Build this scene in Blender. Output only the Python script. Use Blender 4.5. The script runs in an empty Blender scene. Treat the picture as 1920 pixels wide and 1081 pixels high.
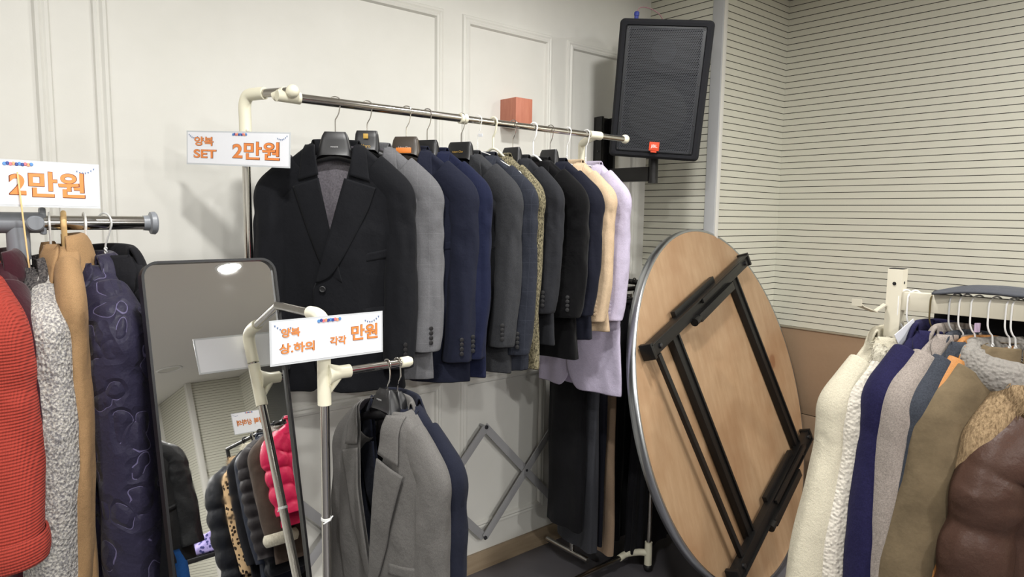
import bpy, bmesh, math, random
import numpy as np
from mathutils import Vector, Matrix, noise
random.seed(4)
PI = math.pi
C = bpy.context.scene.collection
SC = bpy.context.scene

# ------------------------------------------------------------------ camera, world, exposure
cam_d = bpy.data.cameras.new('camera'); cam = bpy.data.objects.new('camera', cam_d); C.objects.link(cam)
yaw, pit, rol = math.radians(49.6085), math.radians(6.1674), math.radians(0.8246)
fw = Vector((math.cos(yaw)*math.cos(pit), math.sin(yaw)*math.cos(pit), -math.sin(pit)))
rt = fw.cross(Vector((0, 0, 1))).normalized(); up = rt.cross(fw)
r2 = rt*math.cos(rol) + up*math.sin(rol); u2 = up*math.cos(rol) - rt*math.sin(rol)
M = Matrix((r2, u2, -fw)).transposed().to_4x4(); M.translation = Vector((0, 0, 1.55))
cam.matrix_world = M
cam_d.sensor_width = 36; cam_d.lens = 36*1279.14/1920; cam_d.clip_start = 0.02
SC.camera = cam
W = bpy.data.worlds.new('world'); SC.world = W; W.use_nodes = True
W.node_tree.nodes['Background'].inputs[0].default_value = (1, 1, 1, 1)
W.node_tree.nodes['Background'].inputs[1].default_value = 0.3
SC.view_settings.view_transform = 'Standard'; SC.view_settings.look = 'None'
SC.view_settings.gamma = 1; SC.view_settings.exposure = 0.0; SC.view_settings.use_curve_mapping = False

# ------------------------------------------------------------------ materials
def s2l(c):
    return tuple(((v/255)/12.92 if v/255 <= 0.04045 else ((v/255+0.055)/1.055)**2.4) for v in c)
MATS = {}
class NT:
    def __init__(s, name):
        s.m = bpy.data.materials.new(name); s.m.use_nodes = True; s.t = s.m.node_tree
        s.b = s.t.nodes['Principled BSDF']; s.out = s.t.nodes['Material Output']
    def n(s, ty, **kw):
        n = s.t.nodes.new(ty)
        for k, v in kw.items(): setattr(n, k, v)
        return n
    def l(s, a, b): s.t.links.new(a, b)
    def coord(s, scale=(1, 1, 1)):
        tc = s.n('ShaderNodeTexCoord'); mp = s.n('ShaderNodeMapping'); mp.inputs['Scale'].default_value = scale
        s.l(tc.outputs['Object'], mp.inputs['Vector']); return mp.outputs['Vector']
    def math(s, op, a, b=None, c=None):
        n = s.n('ShaderNodeMath', operation=op)
        for i, v in enumerate((a, b, c)):
            if v is None: continue
            if isinstance(v, (int, float)): n.inputs[i].default_value = v
            else: s.l(v, n.inputs[i])
        return n.outputs[0]
    def noise(s, scale, detail=3, vec=None, rough=.6):
        n = s.n('ShaderNodeTexNoise'); n.inputs['Scale'].default_value = scale; n.inputs['Detail'].default_value = detail
        n.inputs['Roughness'].default_value = rough
        s.l(vec if vec is not None else s.coord(), n.inputs['Vector']); return n.outputs[0]
    def mix(s, f, a, b):
        n = s.n('ShaderNodeMix', data_type='RGBA')
        if isinstance(f, (int, float)): n.inputs[0].default_value = f
        else: s.l(f, n.inputs[0])
        for i, v in ((6, a), (7, b)):
            if isinstance(v, tuple): n.inputs[i].default_value = v+(1,)
            else: s.l(v, n.inputs[i])
        return n.outputs[2]
    def ramp(s, f, lo, hi):
        n = s.n('ShaderNodeMapRange'); n.inputs[1].default_value = lo; n.inputs[2].default_value = hi
        s.l(f, n.inputs[0]); return n.outputs[0]
    def bump(s, h, st, dist=.002, prev=None):
        n = s.n('ShaderNodeBump'); n.inputs['Strength'].default_value = st; n.inputs['Distance'].default_value = dist
        s.l(h, n.inputs['Height'])
        if prev is not None: s.l(prev, n.inputs['Normal'])
        s.l(n.outputs[0], s.b.inputs['Normal']); return n.outputs[0]
    def base(s, c):
        if isinstance(c, tuple): s.b.inputs['Base Color'].default_value = c+(1,)
        else: s.l(c, s.b.inputs['Base Color'])
    def set(s, **kw):
        for k, v in kw.items(): s.b.inputs[k.replace('_', ' ')].default_value = v
        return s

def plain(name, rgb, rough=.5, metal=0, **kw):
    if name in MATS: return MATS[name]
    t = NT(name); t.base(s2l(rgb)); t.set(Roughness=rough, Metallic=metal, **kw); MATS[name] = t.m; return t.m

def fabric(name, rgb, rough=.9, sheen=.03, fine=900, bump=.25, kind='weave', rgb2=None):
    if name in MATS: return MATS[name]
    t = NT(name); c = s2l(rgb); d = tuple(v*.75 for v in c); e = tuple(min(1, v*1.22) for v in c)
    t.set(Roughness=rough); t.b.inputs['Sheen Weight'].default_value = sheen; t.b.inputs['Sheen Roughness'].default_value = .5
    t.b.inputs['Specular IOR Level'].default_value = .18
    nz = t.noise(fine, 2)
    col = t.mix(t.ramp(nz, .3, .7), d, e)
    big = t.noise(14, 4)
    h = nz
    if kind == 'check':     # fine window-pane lines
        sp = t.n('ShaderNodeSeparateXYZ'); t.l(t.coord(), sp.inputs[0])
        l1 = t.math('LESS_THAN', t.math('FRACT', t.math('MULTIPLY', t.math('ADD', sp.outputs[0], 5), 1/.036)), .035)
        l2 = t.math('LESS_THAN', t.math('FRACT', t.math('MULTIPLY', sp.outputs[2], 1/.045)), .03)
        col = t.mix(t.math('MULTIPLY', t.math('MAXIMUM', l1, l2), .3), col, s2l(rgb2))
    elif kind == 'tweed':
        v = t.noise(230, 4, t.coord((1, 1, .55)), .8)
        col = t.mix(t.ramp(v, .42, .58), d, s2l(rgb2))
    elif kind == 'boucle':
        v = t.n('ShaderNodeTexVoronoi'); v.inputs['Scale'].default_value = 170; t.l(t.coord((1, 1, .7)), v.inputs['Vector'])
        col = t.mix(t.ramp(t.noise(260, 3), .4, .62), s2l(rgb2), col); h = v.outputs[0]
    elif kind == 'waffle':
        sp = t.n('ShaderNodeSeparateXYZ'); t.l(t.coord((620, 620, 560)), sp.inputs[0])
        q = t.math('ADD', sp.outputs[0], sp.outputs[1])
        h = t.math('MULTIPLY', t.math('SINE', t.math('ADD', q, sp.outputs[2])), t.math('SINE', t.math('SUBTRACT', q, sp.outputs[2])))
        col = t.mix(t.ramp(h, -1, 1), tuple(v*.93 for v in c), tuple(v*1.06 for v in c))
    elif kind == 'sherpa':
        v = t.n('ShaderNodeTexVoronoi', feature='SMOOTH_F1'); v.inputs['Scale'].default_value = 120; t.l(t.coord(), v.inputs['Vector'])
        h = t.math('SUBTRACT', 1, v.outputs[0])
    elif kind == 'fleece':
        h = t.noise(160, 5, None, .75)
    elif kind == 'fur':
        h = t.noise(60, 5, t.coord((3, 3, .8)), .75)
        col = t.mix(t.ramp(h, .35, .65), d, s2l(rgb2) if rgb2 else e)
    elif kind == 'swirl':   # stitched loops
        v = t.n('ShaderNodeTexVoronoi', feature='F1'); v.inputs['Scale'].default_value = 19; 
        nd_ = t.n('ShaderNodeTexNoise'); nd_.inputs['Scale'].default_value = 9; t.l(t.coord(), nd_.inputs['Vector'])
        va = t.n('ShaderNodeVectorMath', operation='MULTIPLY_ADD'); t.l(nd_.outputs[1], va.inputs[0]); va.inputs[1].default_value = (.11, .11, .11); t.l(t.coord((1, 1, .75)), va.inputs[2]); t.l(va.outputs[0], v.inputs['Vector'])
        ring = t.math('ABSOLUTE', t.math('SUBTRACT', v.outputs[0], .42))
        ln = t.math('LESS_THAN', ring, .012)
        cut = t.math('GREATER_THAN', t.noise(17, 1), .5)
        ln2 = t.math('MULTIPLY', ln, cut)
        col = t.mix(t.math('MULTIPLY', ln2, .7), col, s2l(rgb2))
        h = t.math('ADD', t.math('MINIMUM', t.math('MULTIPLY', ring, 5), 1), t.math('MULTIPLY', t.noise(40, 3), .6))
    elif kind == 'leopard':
        v = t.n('ShaderNodeTexVoronoi'); v.inputs['Scale'].default_value = 42; t.l(t.coord(), v.inputs['Vector'])
        a = t.math('LESS_THAN', t.math('ADD', v.outputs[0], t.math('MULTIPLY', t.noise(60, 2), .35)), .58)
        col = t.mix(a, s2l(rgb), s2l(rgb2))
    elif kind == 'suede':
        col = t.mix(t.ramp(t.noise(9, 6, None, .7), .3, .7), tuple(v*.72 for v in c), tuple(v*1.2 for v in c))
    elif kind == 'leather':
        h = t.noise(45, 5, None, .7)
    t.base(col)
    dist = {'weave': .0006, 'check': .0006, 'tweed': .001, 'boucle': .004, 'waffle': .0015, 'sherpa': .007, 'fleece': .004,
            'fur': .008, 'swirl': .005, 'leopard': .001, 'suede': .001, 'leather': .002}[kind]
    p = t.bump(h, bump if kind in ('weave', 'check', 'suede') else .8, dist)
    t.bump(big, .25, .02, p)
    MATS[name] = t.m; return t.m

def mat_wall():
    t = NT('white_painted_panelling'); t.base(t.mix(t.ramp(t.noise(2.5, 4), .35, .7), s2l((212, 211, 204)), s2l((220, 219, 213))))
    t.set(Roughness=.55); t.bump(t.noise(180, 3), .12, .001); return t.m
def mat_slat():
    t = NT('cream_slat_panel')
    tc = t.n('ShaderNodeNewGeometry'); sp = t.n('ShaderNodeSeparateXYZ'); t.l(tc.outputs['Position'], sp.inputs[0])
    fz = t.math('FRACT', t.math('DIVIDE', t.math('SUBTRACT', sp.outputs[2], 1.6182-.0318*45), .0318))
    a = t.math('LESS_THAN', fz, .105)
    col = t.mix(t.noise(90, 3, t.coord((8, 8, 1))), s2l((198, 196, 181)), s2l((207, 206, 192)))
    t.base(t.mix(a, col, s2l((38, 32, 24)))); t.set(Roughness=.5)
    t.bump(t.math('SUBTRACT', 1, a), .6, .004); return t.m
def mat_ply():
    t = NT('birch_plywood'); g = t.noise(5, 6, t.coord((6, 6, 1.1)), .7); g2 = t.noise(3, 3)
    c = t.mix(t.ramp(g, .3, .75), s2l((176, 147, 116)), s2l((158, 127, 95)))
    c = t.mix(t.ramp(g2, .45, .8), c, s2l((148, 112, 80)))
    v = t.noise(3.1, 2, t.coord((1, 1, 1))); c = t.mix(t.math('MULTIPLY', t.ramp(v, .7, .74), .5), c, s2l((110, 62, 34)))
    t.base(c); t.set(Roughness=.45); t.bump(g, .1, .001); return t.m
def mat_floor():
    t = NT('grey_vinyl_floor'); t.base(t.mix(t.ramp(t.noise(3, 5), .3, .7), s2l((82, 80, 84)), s2l((96, 94, 98))))
    t.set(Roughness=.35); t.bump(t.noise(300, 2), .05, .0005); return t.m
def mat_chrome():
    t = NT('steel_tube'); t.base(s2l((200, 197, 192))); t.set(Metallic=1.0, Roughness=.13); return t.m
def mat_steel2():
    t = NT('brushed_steel_tube'); t.base(s2l((178, 174, 168))); t.set(Metallic=1.0, Roughness=.24); return t.m
def mat_mirror():
    t = NT('smudged_mirror_glass'); t.base((.86, .86, .85)); t.set(Metallic=1.0)
    wv = t.n('ShaderNodeTexWave', wave_type='RINGS', rings_direction='SPHERICAL'); wv.inputs['Scale'].default_value = 6
    wv.inputs['Distortion'].default_value = 7; wv.inputs['Detail'].default_value = 4; t.l(t.coord((1, 1, 1.5)), wv.inputs['Vector'])
    sm = t.math('MULTIPLY', t.ramp(t.noise(3.5, 4), .5, .75), wv.outputs[1])
    r = t.math('ADD', t.math('MULTIPLY', sm, .05), .008)
    t.l(r, t.b.inputs['Roughness']); return t.m
def mat_grille():
    t = NT('perforated_speaker_grille')
    tc = t.n('ShaderNodeTexCoord'); sp = t.n('ShaderNodeSeparateXYZ'); t.l(tc.outputs['Object'], sp.inputs[0])
    a = .0072; res = []
    for off in (0, .5):
        u = t.math('SUBTRACT', t.math('FRACT', t.math('ADD', t.math('DIVIDE', sp.outputs[0], a), off)), .5)
        v = t.math('MULTIPLY', t.math('SUBTRACT', t.math('FRACT', t.math('ADD', t.math('DIVIDE', sp.outputs[2], a*1.732), off)), .5), 1.732)
        res.append(t.math('SQRT', t.math('ADD', t.math('MULTIPLY', u, u), t.math('MULTIPLY', v, v))))
    hole = t.math('LESS_THAN', t.math('MINIMUM', res[0], res[1]), .36)
    t.base(s2l((72, 74, 79))); t.set(Roughness=.45, Metallic=.2)
    t.l(t.math('SUBTRACT', 1, hole), t.b.inputs['Alpha']); return t.m
def mat_carpet_black():
    t = NT('black_carpeted_box'); t.base(s2l((24, 25, 30))); t.set(Roughness=.95); t.bump(t.noise(420, 3), .6, .002); return t.m
def mat_ceiling():
    t = NT('matt_ceiling_paint'); t.base(s2l((222, 220, 214))); t.set(Roughness=.8); t.bump(t.noise(120, 3), .1, .001); return t.m
def mat_wood_floor_skirting():
    t = NT('light_oak_skirting'); g = t.noise(6, 5, t.coord((1, 1, 14)))
    t.base(t.mix(t.ramp(g, .3, .7), s2l((164, 146, 122)), s2l((148, 130, 106)))); t.set(Roughness=.5); return t.m
def mat_brown():
    t = NT('brown_wainscot'); t.base(t.mix(t.noise(60, 3), s2l((150, 124, 99)), s2l((158, 133, 108)))); t.set(Roughness=.5); return t.m
def mat_pinkwood():
    t = NT('salmon_stained_wood'); g = t.noise(9, 6, t.coord((9, 9, 1)), .7)
    t.base(t.mix(t.ramp(g, .3, .7), s2l((196, 128, 104)), s2l((178, 106, 84)))); t.set(Roughness=.5); return t.m
M_WALL, M_SLAT, M_PLY, M_FLOOR = mat_wall(), mat_slat(), mat_ply(), mat_floor()
M_CHROME, M_STEEL, M_MIRROR, M_GRILLE = mat_chrome(), mat_steel2(), mat_mirror(), mat_grille()
M_CARPET, M_CEIL, M_SKIRT, M_BROWN, M_PINK = mat_carpet_black(), mat_ceiling(), mat_wood_floor_skirting(), mat_brown(), mat_pinkwood()
M_CREAM = plain('cream_plastic', (226, 222, 200), .38)
M_WHITEP = plain('white_coated_wire', (238, 238, 236), .35)
M_BLKP = plain('black_moulded_plastic', (26, 26, 28), .38)
M_BLKM = plain('black_steel', (22, 21, 21), .42, .3)
M_GREYP = plain('grey_plastic', (122, 126, 132), .4)
M_PAPER = plain('laminated_white_paper', (236, 238, 244), .22)
M_FILM = plain('clear_laminate_border', (200, 204, 208), .15)
M_ORANGE = plain('orange_print', (232, 140, 74), .3)
M_OUTL = plain('brown_print_outline', (120, 58, 24), .3)
M_ALU = plain('aluminium_edge', (190, 194, 198), .3, 1.0)
M_GBAR = plain('grey_painted_bar', (156, 156, 158), .45, 0)
M_WOODST = plain('bamboo_stick', (222, 186, 130), .6)
M_POSTW = plain('ivory_powder_coat', (204, 198, 180), .4)
M_TRIM = plain('grey_corner_guard', (176, 177, 178), .4)
M_TRIM2 = plain('light_corner_guard', (205, 203, 196), .4)
M_GOLD = plain('gold_print', (196, 158, 70), .4)
M_SILV = plain('silver_print', (200, 200, 200), .4)

# ------------------------------------------------------------------ mesh helpers
def link(name, verts, faces, mat, parent=None, smooth=True, sub=0, solid=0, mats=None, fm=None, off=0):
    me = bpy.data.meshes.new(name); me.from_pydata([tuple(v) for v in verts], [], faces)
    for m in (mats or [mat]): me.materials.append(m)
    if fm: me.polygons.foreach_set('material_index', fm)
    if smooth: me.polygons.foreach_set('use_smooth', [True]*len(me.polygons))
    me.validate(); me.update()
    o = bpy.data.objects.new(name, me); C.objects.link(o)
    if parent: o.parent = parent
    if sub:
        s = o.modifiers.new('smooth', 'SUBSURF'); s.levels = sub; s.render_levels = sub; s.boundary_smooth = 'PRESERVE_CORNERS'
    if solid:
        s = o.modifiers.new('thickness', 'SOLIDIFY'); s.thickness = solid; s.offset = off
    return o
class MB:
    def __init__(s): s.v = []; s.f = []
    def add(s, vs, fs):
        b = len(s.v); s.v += [tuple(v) for v in vs]; s.f += [tuple(i+b for i in f) for f in fs]; return s
    def box(s, a, b, bev=0):
        bm = bmesh.new(); bmesh.ops.create_cube(bm, size=1)
        c = [(a[i]+b[i])/2 for i in range(3)]; d = [abs(b[i]-a[i]) for i in range(3)]
        for v in bm.verts: v.co = Vector([v.co[i]*d[i]+c[i] for i in range(3)])
        if bev: bmesh.ops.bevel(bm, geom=bm.edges[:], offset=bev, segments=2, affect='EDGES', profile=.6)
        bm.verts.index_update()
        s.add([v.co.copy() for v in bm.verts], [[v.index for v in f.verts] for f in bm.faces]); bm.free(); return s
    def beam(s, p, q, w, h, upv=(0, 0, 1), bev=.001):
        p, q = Vector(p), Vector(q); x = (q-p); L = x.length; x.normalize()
        z = Vector(upv); y = z.cross(x).normalized(); z = x.cross(y)
        n0 = len(s.v); s.box((0, -w/2, -h/2), (L, w/2, h/2), bev)
        for i in range(n0, len(s.v)):
            a = s.v[i]; s.v[i] = tuple(p+x*a[0]+y*a[1]+z*a[2])
        return s
    def tube(s, pts, r, n=14, closed=False, cap=True):
        pts = [Vector(p) for p in pts]; N = len(pts)
        rr = r if isinstance(r, (list, tuple)) else [r]*N
        T = []
        for i in range(N):
            a = pts[(i-1) % N] if closed else pts[max(i-1, 0)]; b = pts[(i+1) % N] if closed else pts[min(i+1, N-1)]
            T.append((b-a).normalized())
        u = T[0].orthogonal().normalized(); vs = []; fs = []
        for i in range(N):
            u = (u - T[i]*u.dot(T[i])).normalized(); w = T[i].cross(u)
            for k in range(n):
                a = 2*PI*k/n; vs.append(pts[i]+(u*math.cos(a)+w*math.sin(a))*rr[i])
        for i in range(N if closed else N-1):
            j = (i+1) % N
            for k in range(n):
                l = (k+1) % n; fs.append((i*n+k, i*n+l, j*n+l, j*n+k))
        if cap and not closed:
            fs.append(tuple(range(n-1, -1, -1))); fs.append(tuple((N-1)*n+k for k in range(n)))
        return s.add(vs, fs)
    def sphere(s, c, r, n=16):
        bm = bmesh.new(); bmesh.ops.create_uvsphere(bm, u_segments=n, v_segments=n//2+2, radius=r)
        bm.verts.index_update()
        s.add([v.co+Vector(c) for v in bm.verts], [[v.index for v in f.verts] for f in bm.faces]); bm.free(); return s
    def lathe(s, prof, c, axis=(0, 0, 1), n=24):
        ax = Vector(axis).normalized(); u = ax.orthogonal().normalized(); w = ax.cross(u); c = Vector(c); vs = []; fs = []
        for (r, h) in prof:
            for k in range(n):
                a = 2*PI*k/n; vs.append(c+ax*h+(u*math.cos(a)+w*math.sin(a))*r)
        for i in range(len(prof)-1):
            for k in range(n):
                l = (k+1) % n; fs.append((i*n+k, i*n+l, (i+1)*n+l, (i+1)*n+k))
        fs.append(tuple(range(n-1, -1, -1))); fs.append(tuple((len(prof)-1)*n+k for k in range(n)))
        return s.add(vs, fs)
    def prism(s, poly, y0, y1):      # poly in (x,z)
        n = len(poly); vs = [(x, y0, z) for x, z in poly]+[(x, y1, z) for x, z in poly]
        fs = [tuple(range(n)), tuple(range(2*n-1, n-1, -1))]+[(i, i+n, (i+1) % n+n, (i+1) % n) for i in range(n)]
        return s.add(vs, fs)
    def out(s, name, mat, parent=None, smooth=True, **kw):
        o = link(name, s.v, s.f, mat, parent, False, **kw)
        if smooth:
            bm = bmesh.new(); bm.from_mesh(o.data); bmesh.ops.recalc_face_normals(bm, faces=bm.faces[:]); bm.to_mesh(o.data); bm.free()
            o.data.polygons.foreach_set('use_smooth', [True]*len(o.data.polygons))
            try:
                o.data.set_sharp_from_angle(angle=math.radians(40))
            except Exception: pass
        return o
def catm(P, n=8):
    P = [Vector(p) for p in P]; out = []
    for i in range(len(P)-1):
        a = P[max(i-1, 0)]; b = P[i]; c = P[i+1]; d = P[min(i+2, len(P)-1)]
        for k in range(n):
            t = k/n; out.append(.5*((2*b)+(c-a)*t+(2*a-5*b+4*c-d)*t*t+(3*b-a-3*c+d)*t**3))
    out.append(P[-1]); return out
def thing(name, label, cat, loc=(0, 0, 0), rz=0, group=None):
    o = bpy.data.objects.new(name, None); C.objects.link(o); o.empty_display_size = .05
    o.location = loc; o.rotation_euler = (0, 0, math.radians(rz)); return tag(o, label, cat, group)
def tag(o, label, cat, group=None):
    o['label'] = label; o['category'] = cat
    if group: o['group'] = group
    return o
def struct(name, mb, mat, **kw):
    o = mb.out(name, mat, **kw); o['kind'] = 'structure'; return o
def text(s, width, mat, parent, loc, rot, name='lettering', bold=0.0, font_h=None, ext=.0004):
    cu = bpy.data.curves.new('t', 'FONT'); cu.body = s; cu.size = 1; cu.offset = bold; cu.extrude = 0; cu.align_x = 'CENTER'; cu.align_y = 'CENTER'
    o = bpy.data.objects.new('t', cu); C.objects.link(o)
    bpy.context.view_layer.update()
    dg = bpy.context.evaluated_depsgraph_get(); me = bpy.data.meshes.new_from_object(o.evaluated_get(dg))
    bpy.data.objects.remove(o); bpy.data.curves.remove(cu)
    xs = [v.co.x for v in me.vertices]; ys = [v.co.y for v in me.vertices]
    w = max(xs)-min(xs); h = max(ys)-min(ys); cx = (max(xs)+min(xs))/2; cy = (max(ys)+min(ys))/2
    k = width/w; ky = k if font_h is None else font_h/h
    for v in me.vertices: v.co.x = (v.co.x-cx)*k; v.co.y = (v.co.y-cy)*ky
    me.materials.clear(); me.materials.append(mat); me.name = name
    ob = bpy.data.objects.new(name, me); C.objects.link(ob); ob.parent = parent; ob.location = loc; ob.rotation_euler = rot
    return ob

# ------------------------------------------------------------------ room
YA, XB, YC, XD, ZC = 2.25, 2.797, 1.877, 3.454, 2.672
XL, YK = -3.0, -6.7
struct('floor', MB().box((XL-.1, YK-.1, -.1), (XD+.1, YA+.1, 0)), M_FLOOR)
struct('ceiling', MB().box((XL-.1, YK-.1, ZC), (XD+.1, YA+.1, ZC+.1)), M_CEIL)
struct('wall_left', MB().box((XL-.1, YA, 0), (XB, YA+.1, ZC)), M_WALL)
struct('wall_alcove', MB().box((XB, YC, 0), (XB+.02, YA+.1, ZC)), M_SLAT)
struct('wall_corner', MB().box((XB+.02, YC, 0), (XD+.1, YC+.1, ZC)), M_SLAT)
struct('wall_right', MB().box((XD, YK-.1, .98), (XD+.1, YC, ZC)), M_SLAT)
struct('wall_rear', MB().box((XL-.1, YK-.1, 0), (XD, YK, ZC)), M_WALL)
struct('wall_side', MB().box((XL-.1, YK, 0), (XL, YA, ZC)), M_WALL)
struct('wall_pillar', MB().box((2.82, -6.7, 0), (XD, -5.63, ZC)), M_SLAT)
struct('trim_pillar', MB().box((2.80, -5.67, 0), (2.86, -5.60, ZC), .004), M_TRIM2)
struct('trim_1', MB().box((2.787, 1.829, 0), (2.797, 1.885, ZC), .003), M_TRIM)
struct('trim_2', MB().box((2.7975, 1.829, 0), (2.826, 1.8765, ZC), .003), M_TRIM2)
struct('trim_3', MB().box((XD-.012, YK, .976), (XD, YC, .984)), plain('shadow_bead', (150, 142, 124), .5))
mb = MB(); mb.box((XD-.004, -5.6, .53), (XD+.1, YC, .98), .002); mb.box((XD-.004, -5.6, 0), (XD+.1, YC, .526), .002)
struct('wall_wainscot', mb, M_BROWN)
struct('baseboard_left', MB().box((XL, YA-.012, 0), (XB, YA, .085), .002), M_SKIRT)
# panel mouldings, mitred picture-frame profile
def moulding(n, x0, x1, z0, z1):
    prof = [(0, 0), (.004, .007), (.012, .009), (.018, .006), (.026, .012), (.034, .010), (.040, 0)]   # (inset, height)
    mb = MB(); vs = []; fs = []
    for (d, h) in prof:
        for (x, z) in ((x0+d, z0+d), (x1-d, z0+d), (x1-d, z1-d), (x0+d, z1-d)): vs.append((x, YA-h, z))
    for i in range(len(prof)-1):
        for k in range(4): fs.append((i*4+k, i*4+(k+1) % 4, (i+1)*4+(k+1) % 4, (i+1)*4+k))
    mb.add(vs, fs); o = struct('trim_%d' % n, mb, M_WALL, smooth=False)
cols = [(-2.6, -1.75), (-1.62, -.85), (-.72, .275), (.372, 1.548), (1.637, 2.125), (2.215, 2.715)]
for i, (a, b) in enumerate(cols):
    moulding(10+i, a, b, 1.02, 2.33); moulding(20+i, a, b, .185, .875)
struct('window_1', MB().box((XD-.03, -5.06, .0), (XD-.001, -3.2, ZC-.02), .004), plain('dark_tinted_glass', (30, 32, 36), .12))

# ceiling lights: round recessed fittings
def downlight(x, y, on=True, power=30, label='', r=.075):
    t = thing('ceiling_downlight', label, 'ceiling light', (x, y, ZC))
    MB().lathe([(r+.02, 0), (r+.022, -.006), (r+.004, -.012), (r, -.004)], (0, 0, 0)).out('trim_ring', plain('white_ring', (225, 225, 222), .4), t)
    if on:
        m = MATS.get('glow')
        if not m:
            m = bpy.data.materials.new('lit_diffuser'); m.use_nodes = True; nt = m.node_tree; nt.nodes.clear()
            e = nt.nodes.new('ShaderNodeEmission'); e.inputs[0].default_value = (1, .97, .92, 1); e.inputs[1].default_value = 14
            oo = nt.nodes.new('ShaderNodeOutputMaterial'); nt.links.new(e.outputs[0], oo.inputs[0]); MATS['glow'] = m
        MB().lathe([(r, -.001), (r, -.005), (r*.6, -.006)], (0, 0, 0)).out('diffuser', m, t)
        ld = bpy.data.lights.new('lamp', 'AREA'); ld.shape = 'DISK'; ld.size = .15; ld.energy = power; ld.color = (1, .985, .955)
        lo = bpy.data.objects.new('lamp', ld); C.objects.link(lo); lo.parent = t; lo.location = (0, 0, -.014)
    else:
        MB().lathe([(r, -.001), (r, -.004), (r*.6, -.005)], (0, 0, 0)).out('diffuser', plain('unlit_diffuser', (200, 198, 190), .4), t)
LP = 45
LAMPS = [(1.897, -1.745, 'lit round ceiling downlight whose glare shows at the top of the mirror'),
         (1.75, 1.05, 'lit round ceiling downlight above the suit rack'), (.35, .75, 'lit round ceiling downlight over the left coat rack'),
         (.2, -1.5, 'lit round ceiling downlight behind the camera, nearest the middle of the room'), (-1.5, .4, 'lit round ceiling downlight towards the left side wall'),
         (3.0, -.3, 'lit round ceiling downlight beside the right slat wall'), (-1.5, -3.6, 'added unseen ceiling downlight brightening the far rear left of the room'),
         (1.0, -3.9, 'added unseen ceiling downlight brightening the rear of the room')]
PW = [1.0, .55, .65, 1.0, .8, .7, 2.0, 3.2]  # last two: unseen lamps added to brighten the mirrored ceiling and slats
for (x, y, lb), p in zip(LAMPS, PW): downlight(x, y, True, LP*p, lb)
downlight(2.37, -4.75, False, 0, 'unlit round ceiling fitting seen in the mirror', .11)

# ------------------------------------------------------------------ garments
class Gar:
    """profile of a hanging garment; local x = viewer's right, front = -y, z down from the neck"""
    def __init__(s, L=.72, sw=.195, hw=.225, d=.05, nw=.07, sd=.055, waist=None, V=.34, wr=.006, seed=0, top=-.115, nd=None, n=2.5, puff=0, hd=None, cr=0):
        s.cr = cr; s.L, s.sw, s.hw, s.d, s.nw, s.sd, s.V, s.wr, s.seed, s.top, s.n, s.puff = L, sw, hw, d, nw, sd, V, wr, seed, top, n, puff
        nd = nd or min(.04, d*.85); wst = waist or (sw+hw)/2-.012
        s.kt = [0, sd*.35, sd*.8, sd*1.15, .13, .25, min(.42, L*.6), L]
        s.kw = [nw, nw+(sw-nw)*.36, nw+(sw-nw)*.8, sw*.985, sw+.006, sw+.008, wst, hw]
        s.kd = [nd, nd*1.08, d*.85, d*.92, d, d*1.05, d*.98, hd or d*1.02]
    def w(s, t): return float(np.interp(t, s.kt, s.kw))
    def dd(s, t): return float(np.interp(t, s.kt, s.kd))
    def wrk(s, ph, t):
        g = min(1, max(0, (t-.1)/.35))
        v = s.wr*g*(math.sin(ph*5+s.seed*1.7+2.2*noise.noise(Vector((ph, t*2.0, s.seed)))))
        v += s.wr*1.3*noise.noise(Vector((math.cos(ph)*2.2+s.seed*3.1, math.sin(ph)*2.2, t*3.2)))
        v += s.wr*.7*noise.noise(Vector((math.cos(ph)*5+s.seed, math.sin(ph)*5, t*11)))*min(1, t*6)
        if s.puff and t > .06:
            v += (.012+.06*s.puff)*(abs(math.sin(PI*(t-.06)/s.puff))**.5-.65)
        return v
    def P(s, ph, t, off=0):
        w, d = s.w(t), s.dd(t); e = 2/s.n; k = off+s.wrk(ph, t)
        sx, cy = math.sin(ph), math.cos(ph)
        return Vector(((w+k)*math.copysign(abs(sx)**e, sx), -(d+k)*math.copysign(abs(cy)**e, cy), -t+s.top))
    def F(s, x, t, off=0, back=False):
        w = s.w(t); q = min(.985, abs(x)/w)
        ph = math.copysign(math.asin(q**(s.n/2)), x)
        if back: ph = PI-ph
        p = s.P(ph, t, off); p.x = x if abs(x) < w else p.x
        return p
    def vx(s, t):                       # half opening of the front
        if t < s.V:
            return s.nw*.82*(1-t/s.V)**1.0 if s.V else 0
        return 0

def strip(g, rows, name, mat, parent, n=5, solid=.0025, sub=1, back=False):
    """rows: list of (t, x0, x1, off0, off1) laid on the front surface"""
    vs = []; fs = []
    for r in rows:
        t, x0, x1, o0, o1 = r[:5]; t1 = r[5] if len(r) > 5 else t
        for k in range(n):
            a = k/(n-1); vs.append(g.F(x0+(x1-x0)*a, t+(t1-t)*a, o0+(o1-o0)*a, back))
    for i in range(len(rows)-1):
        for k in range(n-1): fs.append((i*n+k, i*n+k+1, (i+1)*n+k+1, (i+1)*n+k))
    return link(name, vs, fs, mat, parent, True, sub, solid, off=0)

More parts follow.
